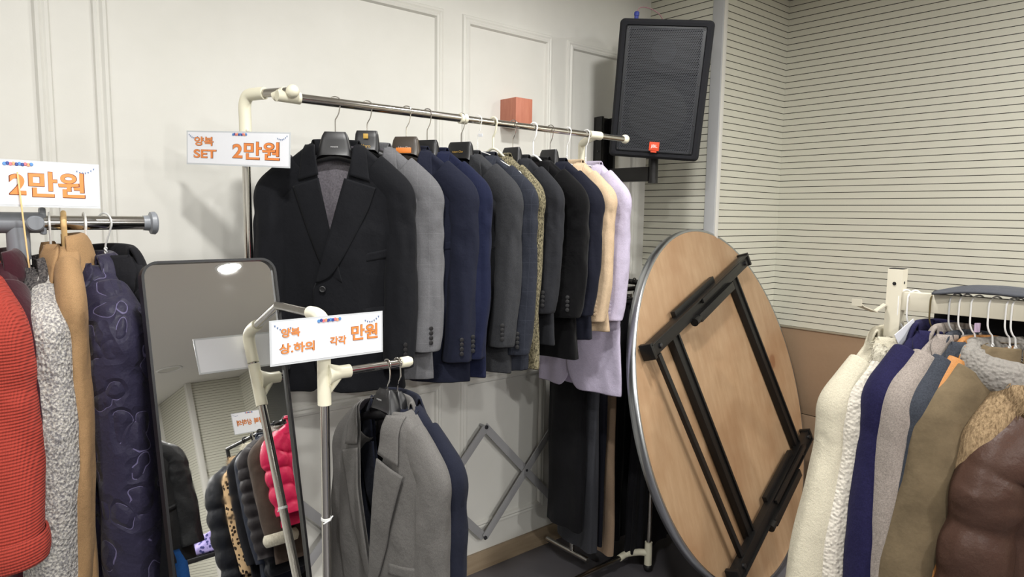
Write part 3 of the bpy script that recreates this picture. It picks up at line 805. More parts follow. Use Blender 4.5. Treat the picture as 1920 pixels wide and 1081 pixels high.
# ------------------------------------------------------------------ wall things: salmon box, speaker, lattice
tag(MB().box((1.836, 2.15, 1.917), (1.926, YA, 2.024), .0015).out('wall_box', M_PINK), 'small salmon wooden cube fixed to the white wall above the suits', 'box')
sp = thing('loudspeaker', 'black carpeted loudspeaker with perforated grille mounted high on the white wall', 'loudspeaker', (2.3567, 1.8351, 2.0723))
n_ = Vector((-.79696, -.57486, -.18543)); xr = Vector((.59475, -.80044, -.07468)); uz = Vector((-.1055, -.16981, .97981))
# orthonormal frame
yb = -n_.normalized(); xr = (xr-yb*xr.dot(yb)).normalized(); uz = xr.cross(yb)
MM = Matrix((xr, yb, uz)).transposed().to_4x4(); MM.translation = Vector((2.3567, 1.8351, 2.0723)); sp.matrix_world = MM
w2, h2 = .19, .281
def rr2(w, h, r, n=6):
    return [(cx*(w-r)+r*math.cos(math.radians(a0+90*k/n)), cz*(h-r)+r*math.sin(math.radians(a0+90*k/n))) for cx, cz, a0 in ((1, 1, 0), (-1, 1, 90), (-1, -1, 180), (1, -1, 270)) for k in range(n+1)]
vs = []; fs = []
for (ww, hh, r, y, kx) in ((w2-.031, h2-.029, .006, .05, 1), (w2-.031, h2-.029, .006, .006, 1), (w2-.026, h2-.024, .010, -.002, 1), (w2-.012, h2-.012, .014, -.003, 1), (w2-.003, h2-.003, .018, .004, 1), (w2, h2, .020, .014, 1), (w2*.66, h2, .012, .24, 1), (w2*.63, h2-.012, .01, .25, 1)):
    vs += [(x, y, z) for x, z in rr2(ww, hh, r)]
n_r = len(rr2(.1, .1, .01))
for a in range(7):
    for k in range(n_r): l = (k+1) % n_r; fs.append((a*n_r+k, a*n_r+l, (a+1)*n_r+l, (a+1)*n_r+k))
fs.append(tuple(range(n_r))); fs.append(tuple(7*n_r+k for k in range(n_r-1, -1, -1)))
mb = MB(); mb.add(vs, fs); mb.out('cabinet', M_CARPET, sp)
DKB = plain('dark_horn_plastic', (40, 42, 46), .5); DKH = plain('black_horn_plastic', (20, 21, 23), .6)
MB().box((-w2+.030, -.004, -h2+.028), (-w2+.046, .01, h2-.028), .002).box((w2-.046, -.004, -h2+.028), (w2-.030, .01, h2-.028), .002).box((-w2+.030, -.004, h2-.038), (w2-.030, .01, h2-.028), .002).box((-w2+.030, -.004, -h2+.028), (w2-.030, .01, -h2+.038), .002).out('grille_frame', DKB, sp)
gv = []; gf = []; gn = 24
for i in range(gn+1):
    for k in range(2):
        x = (-1+2*i/gn)*(w2-.042); gv.append((x, -.006-.006*math.cos(x/w2*PI/2), (h2-.034)*(2*k-1)))
for i in range(gn): gf.append((i*2, i*2+2, i*2+3, i*2+1))
link('grille', gv, gf, M_GRILLE, sp, True)
MB().box((-w2+.05, .012, .075), (w2-.05, .02, h2-.045), .004).out('horn_plate', DKH, sp)
MB().lathe([(.12, .0), (.115, .012), (.05, .035), (.045, .03), (.03, .018), (.001, .012)], (0, .010, -.09), (0, 1, 0), 40).out('woofer_cone', plain('woofer_paper', (19, 20, 22), .7), sp)
MB().lathe([(.034, .0), (.028, -.006), (.012, -.010)], (0, .030, -.09), (0, 1, 0), 30).out('dust_cap', plain('dust_cap_paper', (70, 72, 76), .5), sp)
MB().lathe([(.05, .0), (.03, .03), (.015, .04)], (0, .010, .16), (0, 1, 0), 30).out('horn_throat', DKB, sp)
bd = MB().box((-.02, -.017, -.245), (.022, -.013, -.208), .001).box((-.012, -.017, -.252), (.013, -.013, -.246), .0005).out('badge', plain('red_orange_badge', (226, 84, 52), .4), sp)
text('JBL', .028, plain('white_print', (240, 236, 230), .4), bd, (0.001, -.0175, -.227), (PI/2, 0, 0), bold=.01, font_h=.016)
mb = MB()
for sx in (-1, 1):
    for zz in (-.245, -.13, .03, .245): mb.lathe([(.004, 0), (.003, .003)], (sx*(w2-.037), -.004, zz), (0, -1, 0), 10)
mb.out('screw', plain('dull_screw', (90, 90, 92), .4, .8), sp)
MB().lathe([(.009, 0), (.009, .02), (.011, .022), (.011, .034), (.007, .038)], (-.135, .14, h2), (0, 0, 1), 16).out('blue_plug', plain('blue_plug_plastic', (52, 66, 150), .4), sp)
MB().tube(catm([(-.135, .14, h2+.036), (-.12, .15, h2+.055), (-.08, .17, h2+.052), (-.04, .18, h2+.03), (-.02, .19, h2)], 6), .0022, 8).out('cable', plain('mauve_cable', (150, 110, 116), .5), sp)
# bracket
br = thing('wall_bracket', 'black steel wall bracket carrying the loudspeaker', 'bracket', (2.45, YA, 1.75))
MB().box((-.045, -.02, -.30), (.045, 0, .26), .002).box((-.05, -.055, -.30), (-.035, -.02, .26), .002).box((.035, -.055, -.30), (.05, -.02, .26), .002).out('wall_plate', M_BLKM, br)
c0 = Vector((2.3567, 1.8351, 2.0723))+yb*.09-uz*.281-Vector((2.45, YA, 1.75))
pz = c0.z
MB().beam((0, -.02, pz-.075), (c0.x, c0.y+.01, pz-.075), .05, .062).out('arm', M_BLKM, br)
MB().tube([(c0.x, c0.y, pz-.115), (c0.x, c0.y, pz+.012)], .0215, 24).out('pole_socket', M_BLKM, br)
mb = MB()
for zz in (.1, 0, -.05, -.15): mb.sphere((-.052, -.038, zz), .004, 10)
for zz in (-.055, -.098): mb.sphere((-.006, -.09, pz+zz), .005, 10)
mb.out('bolt', plain('dull_screw', (90, 90, 92), .4, .8), br)

lt = thing('scissor_lattice', 'grey metal expanding lattice fixed low on the white panelled wall', 'lattice', (0, 0, 0))
zt_, zb_, yl = .655, .165, 2.215; hp = .2335
x0 = .575
for k in range(8):
    xa = x0+k*hp
    a, b = ((xa, zb_), (xa+hp*2, zt_)) if True else None
mids = []
for k in range(-1, 4):
    xa = 1.277+(k-1)*hp*2           # lower pivots ... 1.744
    # rising bar and falling bar, crossing halfway
    for s_, yy in ((1, yl-.008), (-1, yl)):
        if s_ > 0: p, q = (xa, yy, zb_), (min(xa+hp*2, 2.9), yy, zt_)
        else: p, q = (xa, yy, zt_), (xa+hp*2, yy, zb_)
        if q[0] > 2.7: continue
        MB().beam(p, q, .006, .034, (0, -1, 0) if False else (0, 0, 1)).out('lattice_bar', M_GBAR, lt)
    mids.append(xa)
M_RIV = plain('dark_rivet', (70, 70, 74), .4, .6)
for xa in mids:
    for z in (zt_, zb_): MB().lathe([(.009, 0), (.0085, .004), (.005, .005)], (xa, yl-.011, z), (0, -1, 0), 14).out('rivet', M_RIV, lt)
    if xa+hp < 2.7: MB().lathe([(.006, 0), (.005, .004)], (xa+hp, yl-.011, (zt_+zb_)/2), (0, -1, 0), 12).out('rivet', M_RIV, lt)
for xa in mids[1:4]: MB().tube([(xa, yl, zt_), (xa, YA-.0015, zt_)], .006, 10).out('wall_spacer', M_GBAR, lt)

# ------------------------------------------------------------------ MIRROR
maz, mln = math.radians(2.406), math.radians(12.617)
me_ = Vector((math.cos(maz), math.sin(maz), 0)); mn = Vector((math.sin(maz), -math.cos(maz), 0))
mu = Vector((0, 0, 1))*math.cos(mln)-mn*math.sin(mln); mN = mu.cross(me_)   # into the wall side
TL = Vector((.30316, 1.47936, 1.445)); MW = .2692; MH = 1.445/math.cos(mln)-.0
mi = thing('standing_mirror', 'tall rounded black-framed mirror leaning back beside the left coat rack', 'mirror')
MM = Matrix((me_, -mN if mN.y < 0 else mN, mu)).transposed().to_4x4()
yv = Vector(MM.col[1][:3]); MM.translation = TL+me_*MW/2-mu*MH+Vector((0, 0, .002)); mi.matrix_world = MM
def rrect(w, h, r, n=8):
    P = []
    for cx, cz, a0 in ((w/2-r, h-r, 0), (-w/2+r, h-r, 90), (-w/2+r, r, 180), (w/2-r, r, 270)):
        for k in range(n+1):
            a = math.radians(a0+90*k/n); P.append((cx+r*math.cos(a), cz+r*math.sin(a)))
    return P
Po, Pi = rrect(MW, MH, .032), [(x, z+.006) for x, z in rrect(MW-.010, MH-.010, .027)]
Pi = [(x, z-.001) for x, z in Pi]
n = len(Po); vs = []; fs = []
for (P, y) in ((Pi, -.002), (Pi, -.012), (Po, -.012), (Po, .014)): vs += [(x, y, z) for x, z in P]
for i in range(3):
    for k in range(n): l = (k+1) % n; fs.append((i*n+k, i*n+l, (i+1)*n+l, (i+1)*n+k))
link('frame', vs, fs, plain('black_aluminium_frame', (24, 24, 26), .35, .3), mi, False)
link('glass', [(x, -.003, z) for x, z in Pi], [tuple(range(n))], M_MIRROR, mi, False)
link('backing', [(x, .012, z) for x, z in Po], [tuple(range(n))], M_BLKP, mi, False)
MB().beam((-.07, .015, 1.0), (-.07, .23, .1), .02, .01).beam((.07, .015, 1.0), (.07, .23, .1), .02, .01).out('stand', M_BLKP, mi)

# ------------------------------------------------------------------ FRONT LOW RACK
fr_ = thing('clothes_rack', 'low chrome rack with white plastic joints standing right of the mirror', 'clothes rack')
ex_, ey_, ez_ = .583, 1.262, 1.345
MB().tube([(ex_, ey_, .05), (ex_, ey_, ez_-.05)], .0095, 20).out('post', M_CHROME, fr_)
MB().tube(catm([(ex_, ey_, ez_-.075), (ex_, ey_, ez_-.03), (ex_, ey_+.006, ez_-.008), (ex_, ey_+.028, ez_), (ex_, ey_+.06, ez_)], 6), .0135, 20).out('elbow_joint', M_CREAM, fr_)
MB().tube([(ex_, ey_+.05, ez_), (ex_-.018, ey_+.28, ez_)], .0095, 20).out('hanging_rail', M_CHROME, fr_)
MB().tube([(ex_, ey_, 1.165), (ex_, ey_, 1.265)], .0135, 20).lathe([(.026, 0), (.019, .012), (.0135, .03), (.0135, .052)], (ex_+.004, ey_, 1.227), (1, 0, 0)).tube([(ex_+.012, ey_, 1.19), (ex_+.03, ey_, 1.217)], [.004, .008], 10).out('tee_joint', M_CREAM, fr_)
MB().tube([(ex_+.05, ey_, 1.228), (ex_+.185, ey_, 1.228)], .0085, 20).out('side_bar', M_CHROME, fr_)
MB().lathe([(.0085, -.016), (.0115, -.014), (.0118, .004), (.009, .011), (.003, .0135)], (ex_+.192, ey_, 1.228), (1, 0, 0)).out('end_cap', M_CREAM, fr_)
MB().lathe([(.0105, -.002), (.011, 0), (.0105, .004)], (ex_, ey_, .925)).tube([(ex_-.01, ey_-.008, .92), (ex_+.0, ey_-.0115, .925), (ex_+.012, ey_-.005, .93)], .0014, 6).out('tape_ring', plain('clear_tape', (220, 222, 220), .2), fr_)
MB().tube([(ex_, ey_-.2, .05), (ex_, 1.5, .05)], .011, 14).out('foot_bar', M_CHROME, fr_)

f_lg = F('light_grey_wool', (95, 93, 91), fine=700); f_lg2 = F('grey_lining_wool', (112, 108, 106))
g = Gar(L=.80, sw=.172, hw=.20, d=.045, V=.40, seed=21, top=-.085, wr=.006, sd=.08)
suit('suit_jacket', 'light grey single-breasted jacket hanging open from the short bar of the low rack', (.727, ey_, 1.228), -86, f_lg, l_grey, 'jackets on the low rack', g, sl=.66, so=.014, r0=.046, r1=.042)
hanger('black hanger with small lettering in the light grey jacket', (.727, ey_, 1.228), -86, 'suit', logo=[('DAEJANG', .018, M_SILV, .35, 0)], topw=.020, botw=.046, ph=.06, stem=.052, half=.14, rr=.0115, group='hangers on the low rack')
g = Gar(L=.84, sw=.182, hw=.20, d=.030, V=.36, seed=22, top=-.082, wr=.006, sd=.08)
suit('suit_jacket', 'dark navy jacket hidden behind the light grey one on the low rack', (.757, ey_+.01, 1.228), -84, F('deep_navy_wool', (24, 27, 40)), l_navy, 'jackets on the low rack', g, sl=.70, so=.02, r0=.045, r1=.042)
hanger('black hanger in the dark navy jacket on the low rack', (.752, ey_, 1.228), -80, 'suit', topw=.014, botw=.040, ph=.055, stem=.060, half=.14, rr=.0115, group='hangers on the low rack')

# ------------------------------------------------------------------ LEFT COAT RACK
LY, LZ = 1.72, 1.5195
lr = thing('clothes_rack', 'thick chrome rack with grey plastic joint at the left edge holding coats', 'clothes rack')
MB().tube([(-.75, LY, LZ), (.385, LY, LZ)], .0155, 28).out('hanging_rail', M_CHROME, lr)
MB().lathe([(.0165, -.012), (.0175, .0), (.025, .003), (.026, .012), (.022, .016)], (.378, LY, LZ), (1, 0, 0), 32).out('end_cap', M_GREYP, lr)
mb = MB().tube([(.103, LY, LZ), (.178, LY, LZ)], .0215, 24).tube([(.135, LY, LZ-.01), (.135, LY, LZ-.075)], .0205, 24)
mb.lathe([(.014, 0), (.016, .004), (.016, .010), (.013, .013)], (.163, LY-.019, LZ-.001), (0, -1, 0), 24).box((.172, LY-.012, LZ-.025), (.184, LY+.014, LZ+.032), .005)
mb.out('cross_joint', M_GREYP, lr)
MB().tube([(.135, LY, .04), (.135, LY, LZ-.07)], .0175, 24).out('post', M_CHROME, lr)
MB().tube([(.135, LY-.25, .04), (.135, LY+.25, .04)], .015, 16).out('foot_bar', M_CHROME, lr)
MB().tube([(-.70, LY, .04), (-.70, LY, LZ)], .0155, 24).out('post', M_CHROME, lr)

GC = 'coats on the left rack'; GHL = 'hangers on the left rack'
f_red = F('coral_red_waffle_wool', (150, 56, 46), kind='waffle'); f_burg = F('burgundy_velvet', (48, 10, 22), sheen=.2)
f_white = F('cream_grey_boucle', (190, 186, 178), kind='boucle', rgb2=(120, 118, 120)); f_dkb = F('dark_grey_boucle', (92, 88, 86), kind='boucle', rgb2=(48, 46, 48))
f_camel = F('camel_wool', (148, 118, 84), fine=900); f_purp = F('aubergine_quilted_nylon', (37, 34, 54), rough=.5, sheen=.1, kind='swirl', rgb2=(104, 98, 132))
f_blk = F('black_wool', (20, 20, 24), fine=300)
LC = [
 (.030, -77, f_red, dict(L=.57, sw=.19, hw=.24, d=.05, sd=.08, seed=31, top=-.05), dict(sl=.55, r0=.07, r1=.07, so=.03, outend=.07, ry=.9, collar='fold', fwd=.0, cuff=(f_red, .05, .004)), 'coral red textured coat at the far left edge'),
 (.098, -87, f_burg, dict(L=.75, sw=.18, hw=.21, d=.03, sd=.09, seed=32, top=-.075), dict(sl=.55, r0=.045, r1=.05, so=.02, fwd=.0, ch=.9), 'burgundy velvet coat next to the coral red one'),
 (.160, -92, f_dkb, dict(L=.70, sw=.14, hw=.16, d=.024, sd=.09, seed=33, top=-.09), dict(sl=.5, r0=.035, r1=.035, so=.01, ch=.7), 'dark grey boucle coat mostly hidden behind the pale boucle one'),
 (.180, -97, f_white, dict(L=.66, sw=.18, hw=.20, d=.028, sd=.055, seed=34, top=-.10), dict(sl=.60, r0=.042, r1=.046, so=.02, fwd=.0, ch=.6), 'pale cream and grey boucle tweed coat'),
 (.212, -94, f_camel, dict(L=.88, sw=.175, hw=.19, nd=.03, d=.026, sd=.07, seed=35, top=-.045), dict(sl=.70, r0=.040, r1=.038, so=.012, ry=.72, ch=1.3, fwd=0), 'camel wool coat with folded collar on a wooden hanger'),
 (.245, -77, f_purp, dict(L=.84, sw=.175, hw=.20, nd=.05, d=.062, sd=.085, seed=36, top=-.085), dict(sl=.72, r0=.062, r1=.062, so=.015, ry=1.0, fwd=-.01, bend=.0, collar='fold', ch=.8, zipm=None), 'aubergine quilted coat with stitched loops left of the mirror'),
 (.290, -60, f_blk, dict(L=.95, sw=.20, hw=.22, d=.035, sd=.11, seed=37, top=-.070), dict(sl=.70, r0=.042, r1=.045, so=.02, collar='fold', ch=.8), 'black coat between the quilted coat and the mirror'),
]
for (x, rho, fm_, gp, cp, lb) in LC:
    coat('coat', lb, (x, LY, LZ), rho, fm_, GC, Gar(V=0, wr=.006, **gp), **cp)
hanger('white twisted wire hanger in the burgundy coat', (.095, LY, LZ), -88, 'wire', group=GHL, stem=.07, half=.15, rr=.021, wr=.0022)
hanger('white wire hanger in the pale boucle coat', (.190, LY, LZ), -97, 'wire', group=GHL, stem=.085, half=.15, rr=.021, wr=.0022)
hanger('pale wooden hanger in the camel coat', (.215, LY, LZ), -97, 'plastic', mat=M_WOODST, group=GHL, stem=.065, half=.14, rr=.021, wr=.0034)
h = hanger('white wire hanger with a small paper tag in the aubergine quilted coat', (.252, LY, LZ), -90, 'wire', group=GHL, stem=.07, half=.15, rr=.021, wr=.0024)
MB().box((-.002, -.012, -.066), (.0, .008, -.040), .0005).out('paper_tag', M_PAPER, h)
hanger('grey wire hanger in the black coat beside the mirror', (.290, LY, LZ), -60, 'wire', mat=plain('grey_coated_wire', (196, 198, 198), .35), group=GHL, stem=.06, half=.15, rr=.021, wr=.0020)
hanger('white wire hanger in the coral red coat', (.030, LY, LZ), -76, 'wire', group=GHL, stem=.09, half=.15, rr=.021, wr=.0022)

# ------------------------------------------------------------------ ROUND FOLDING TABLE leaning in the corner
TR = .770; taz, tln = .15256, .28621
te = Vector((math.cos(taz), math.sin(taz), 0)); tn = Vector((math.sin(taz), -math.cos(taz), 0))
tu = Vector((0, 0, 1))*math.cos(tln)-tn*math.sin(tln); tN = te.cross(tu)   # toward the viewer
if tN.y > 0: tN = -tN
tb = thing('folding_table', 'large round folding table on its edge, plywood underside and black legs facing out', 'table')
MM = Matrix((te, -tN, tu)).transposed().to_4x4(); MM.translation = Vector((2.640, 1.5975, TR*math.cos(tln)+.020)); tb.matrix_world = MM
MB().lathe([(TR-.012, -.003), (TR-.010, 0), (TR-.010, .014), (TR-.02, .018)], (0, 0, 0), (0, 1, 0), 128).out('tabletop', M_PLY, tb)
vs = []; fs = []; NN = 144; pr = [(TR-.011, -.0025), (TR-.004, -.004), (TR+.001, 0), (TR+.002, .016), (TR, .033), (TR-.012, .034)]
for r, y in pr:
    for k in range(NN): a = 2*PI*k/NN; vs.append((r*math.cos(a), y, r*math.sin(a)))
for i in range(len(pr)-1):
    for k in range(NN): l = (k+1) % NN; fs.append((i*NN+k, i*NN+l, (i+1)*NN+l, (i+1)*NN+k))
link('metal_rim', vs, fs, M_ALU, tb, True)
TBL = dict()
# folded leg frames: positions in the table plane (u right, v up), filled below from measurements
ph_ = math.radians(16)
def T(a, b, o=0): return (a*math.cos(ph_)-b*math.sin(ph_), -o, a*math.sin(ph_)+b*math.cos(ph_))
OUT = (0, -1, 0)
def tbeam(mb, a0, b0, a1, b1, w, h, o): return mb.beam(T(a0, b0, o), T(a1, b1, o), w, h, OUT, .002)
for s_, b in ((1, .475), (-1, -.475)):
    mb = MB(); tbeam(mb, -.56, b, .53, b, .052, .034, .040); tbeam(mb, -.56, b+.022*s_, .53, b+.022*s_, .006, .044, .045); tbeam(mb, -.57, b, -.552, b, .062, .052, .038); tbeam(mb, .522, b, .54, b, .062, .052, .038)
    mb.out('leg_bar', M_BLKM, tb)
    mb = MB(); tbeam(mb, -.16, b-.035, .24, b-.035, .034, .03, .062); mb.tube([T(-.20, b-.035, .062), T(-.155, b-.035, .062)], .017, 18)
    mb.out('leg_tube', M_BLKM, tb)
    mb = MB(); tbeam(mb, -.28 if s_ > 0 else -.1, b+.035, .15 if s_ > 0 else .3, b+.035, .03, .02, .030); tbeam(mb, -.08, b+.012, .40, b+.012, .02, .012, .066)
    mb.out('leg_plate', M_BLKM, tb)
for a0, a1 in ((.355, .40), (-.335, -.32)):
    mb = MB(); tbeam(mb, a0, .455, a1, -.46, .050, .030, .022); tbeam(mb, a0+.020, .455, a1+.020, -.46, .012, .008, .040)
    mb.out('apron_beam', M_BLKM, tb)
mb = MB(); tbeam(mb, -.515, .445, -.47, -.445, .024, .018, .045); mb.out('brace_rod', M_BLKM, tb)
for a, b in ((-.50, .47), (.48, .47), (-.17, .44), (-.5, -.47), (.5, -.47), (.36, -.48)): MB().lathe([(.011, 0), (.010, .008), (.005, .010)], T(a, b, .057), OUT, 12).out('bolt', plain('dark_bolt', (60, 60, 62), .35, .8), tb)

# ------------------------------------------------------------------ BACK LOW RACK with trousers and skirts
br2 = thing('clothes_rack', 'thin steel rack with white plastic foot joint behind the round table', 'clothes rack')
MB().tube([(2.316, 1.774, .04), (2.316, 1.774, 1.2)], .0105, 16).out('post', M_STEEL, br2)
MB().tube([(1.93, 1.86, .055), (2.262, 1.86, .055)], .0115, 16).out('foot_bar', M_STEEL, br2)
MB().tube([(2.316, 1.774, .03), (2.316, 1.774, .135)], .0165, 18).tube(catm([(2.316, 1.774, .085), (2.295, 1.80, .085), (2.28, 1.84, .07), (2.262, 1.86, .06), (2.225, 1.86, .055)], 5), .0145, 16).out('tee_joint', M_CREAM, br2)
MB().sphere((2.316, 1.774, .022), .020, 14).out('castor', M_BLKP, br2)
MB().tube([(2.38, 2.22, 1.262), (2.345, 1.72, 1.262)], .012, 16).tube([(2.345, 1.74, 1.25), (2.316, 1.774, 1.2)], .0105, 12).out('hanging_rail', M_BLKM, br2)
MB().tube([(1.86, 1.93, 1.235), (2.36, 1.93, 1.235)], .010, 16).out('cross_rail', M_BLKM, br2)
MB().tube([(2.30, 2.15, .02), (2.30, 2.15, 1.225)], .0105, 12).tube([(2.30, 2.16, 1.235), (2.30, 1.93, 1.235)], .0105, 12).out('post', M_BLKM, br2)
def drape(name, label, cat, loc, rz, mat, w, d, L, pleat=0, npl=8, taper=1.0, seed=0, group=None, waist=None, belt=True):
    t = thing(name, label, cat, loc, rz, group)
    nt, ns = 26, max(48, npl*10); vs = []; fs = []
    for i in range(nt):
        a = i/(nt-1); z = -.07-L*a
        ww = w*(waist or 1)+(w*taper-w*(waist or 1))*a
        for k in range(ns):
            ph = 2*PI*k/ns; k_ = pleat*(.3+.7*a)*math.sin(npl*ph+.6*noise.noise(Vector((ph, a*3, seed)))) + .008*noise.noise(Vector((math.cos(ph)*2+seed, math.sin(ph)*2, a*4)))
            sx, cy = math.sin(ph), math.cos(ph)
            vs.append(((ww/2+k_)*math.copysign(abs(sx)**.75, sx), (d/2+k_)*math.copysign(abs(cy)**.75, cy), z+.006*noise.noise(Vector((ph, seed, 2)))*a))
    for i in range(nt-1):
        for k in range(ns): l = (k+1) % ns; fs.append((i*ns+k, (i+1)*ns+k, (i+1)*ns+l, i*ns+l))
    fs.append(tuple(range(ns-1, -1, -1)))
    link('cloth', vs, fs, mat, t, True, 1)
    if belt:
        vs = []; fs = []
        for i in range(3):
            for k in range(32):
                ph = 2*PI*k/32; vs.append(((w*(waist or 1)/2+.003)*math.sin(ph), (d/2+.003)*math.cos(ph), -.066-.016*i))
        for i in range(2):
            for k in range(32): l = (k+1) % 32; fs.append((i*32+k, (i+1)*32+k, (i+1)*32+l, i*32+l))
        link('waistband', vs, fs, mat, t, True, 0, .003)
    return t
GT = 'trousers on the low back rack'
f_ch2 = F('charcoal_trouser_wool', (56, 57, 62)); f_bk2 = F('black_trouser_wool', (17, 17, 20)); f_tan = F('tan_trouser_twill', (144, 123, 103)); f_nv2 = F('dark_navy_trouser', (20, 21, 30))
drape('trousers', 'black trousers hanging nearest the white wall below the suits', 'trousers', (1.95, 1.93, 1.235), 90, f_bk2, .20, .045, .90, .004, 5, 1.0, 1, GT)
drape('trousers', 'charcoal grey trousers beside the black pair, reaching almost to the floor', 'trousers', (2.02, 1.93, 1.235), 84, f_ch2, .23, .05, 1.0, .005, 5, 1.05, 2, GT)
drape('trousers', 'dark navy trousers between the charcoal and the tan pair', 'trousers', (2.08, 1.93, 1.235), 88, f_nv2, .20, .03, 1.0, .003, 5, 1.0, 3, GT)
drape('trousers', 'tan trousers reaching almost to the floor under the beige jacket', 'trousers', (2.14, 1.93, 1.235), 80, f_tan, .20, .045, 1.05, .006, 3, 1.15, 4, GT)
drape('pleated_skirt', 'long black pleated skirt hanging left of the round table', 'skirt', (2.345, 1.98, 1.245), 12, f_bk2, .25, .09, 1.08, .008, 13, 1.12, 5, 'black skirts behind the round table', waist=.9)
drape('pleated_skirt', 'second long black pleated skirt behind the table rim', 'skirt', (2.42, 1.86, 1.245), 5, F('soft_black_crepe', (22, 22, 26)), .26, .08, 1.10, .008, 12, 1.2, 6, 'black skirts behind the round table', waist=.85)
def skirt_hanger(label, loc, rho):
    t = thing('clip_hanger', label, 'hanger', loc, rho, 'clip hangers on the low back rack')
    MB().tube(hook_pts(.0165, .07), .0024, 8).out('hook', M_BLKM, t)
    MB().tube([(-.11, 0, -.072), (.11, 0, -.072)], .004, 10).out('bar', M_BLKP, t)
    for s_ in (-1, 1): MB().box((s_*.09-.012, -.010, -.105), (s_*.09+.012, .010, -.068), .002).out('clip', M_CHROME, t)
for i, (y, rr_, lb) in enumerate([(2.10, 20, 'black clip hanger on the low back rack, farthest from the table'), (2.02, 14, 'black clip hanger on the low back rack, the middle one in view'), (1.94, 8, 'black clip hanger on the low back rack, nearest the table rim')]):
    skirt_hanger(lb, (2.345+(y-1.72)*.07, y, 1.262), rr_)
drape('skirt', 'short black satin skirt on a clip hanger at the end of the low back rack', 'skirt', (2.36, 2.09, 1.25), 18, F('black_satin', (20, 20, 26), rough=.35, sheen=0), .24, .05, .42, .006, 9, 1.2, 8, waist=.9)

# ------------------------------------------------------------------ RIGHT COAT RACK
rr = thing('clothes_rack', 'ivory square-tube rack at the right with a cross beam full of winter coats', 'clothes rack')
bx, by = 2.052, .750
bd_ = Vector((.1207, -.9927, 0)).normalized()
o = MB().box((bx-.018, by-.020, .03), (bx+.018, by+.020, 1.415), .002); o.out('post', M_POSTW, rr)
MB().box((bx-.016, by-.018, 1.4155), (bx+.016, by+.018, 1.4175), .001).out('post_cap', M_BLKP, rr)
p0 = Vector((bx, by-.018, 1.328)); MB().beam(p0, p0+bd_*1.35, .028, .052, (0, 0, 1), .003).out('beam', M_POSTW, rr)
q0 = p0+bd_*1.38; MB().box((q0.x-.03, q0.y-.03, .03), (q0.x+.03, q0.y+.03, 1.415), .003).out('post', M_POSTW, rr)
MB().box((bx-.32, by-.025, 0), (bx+.32, by+.025, .03), .004).out('foot_bar', M_POSTW, rr)
MB().box((q0.x-.32, q0.y-.025, 0), (q0.x+.32, q0.y+.025, .03), .004).out('foot_bar', M_POSTW, rr)
mb = MB(); mb.tube([(bx-.0190, by-.0, 1.375), (bx-.017, by, 1.375)], .005, 12); mb.tube([(bx-.003, by-.0208, 1.378), (bx-.003, by-.019, 1.378)], .004, 10)
mb.out('screw_hole', M_BLKP, rr)
hk = Vector((bx-.018, by+.02, 1.315))
MB().beam(hk, hk+Vector((-.02, .02, -.022)), .022, .003, (0, 0, 1), 0).beam(hk+Vector((-.02, .02, -.022)), hk+Vector((-.088, .03, -.002)), .022, .003, (0, 0, 1), 0).beam(hk+Vector((-.088, .03, -.002)), hk+Vector((-.104, .032, .006)), .022, .003).box(tuple(hk+Vector((-.108, .020, .0))), tuple(hk+Vector((-.104, .046, .018)))).out('side_hook', M_POSTW, rr)
def bp(s): return (bx+s*.1216, by-s, 1.343)
GR = 'winter coats on the right rack'; GHR = 'hangers on the right rack'
f_cream = F('cream_fleece', (208, 201, 180), kind='fleece'); f_sherpa = F('ivory_sherpa', (208, 202, 190), kind='sherpa'); f_crfur = F('cream_fur', (210, 203, 182), kind='fur', rgb2=(222, 216, 198))
f_nwool = F('royal_navy_wool', (30, 28, 62), fine=300, bump=.5); f_gw = F('taupe_grey_wool', (146, 137, 130), fine=300, bump=.5); f_sw = F('slate_wool', (58, 62, 70), fine=300, bump=.5)
f_tanl = F('tan_leather', (178, 124, 72), rough=.5, sheen=0, kind='leather'); f_suede = F('olive_brown_suede', (112, 98, 76), kind='suede'); f_gsh = F('grey_shearling', (140, 136, 130), kind='sherpa')
f_bfur = F('brown_fur', (128, 104, 76), kind='fur', rgb2=(186, 160, 124)); f_brl = F('brown_puffer_leather', (74, 54, 46), rough=.38, sheen=0, kind='leather')
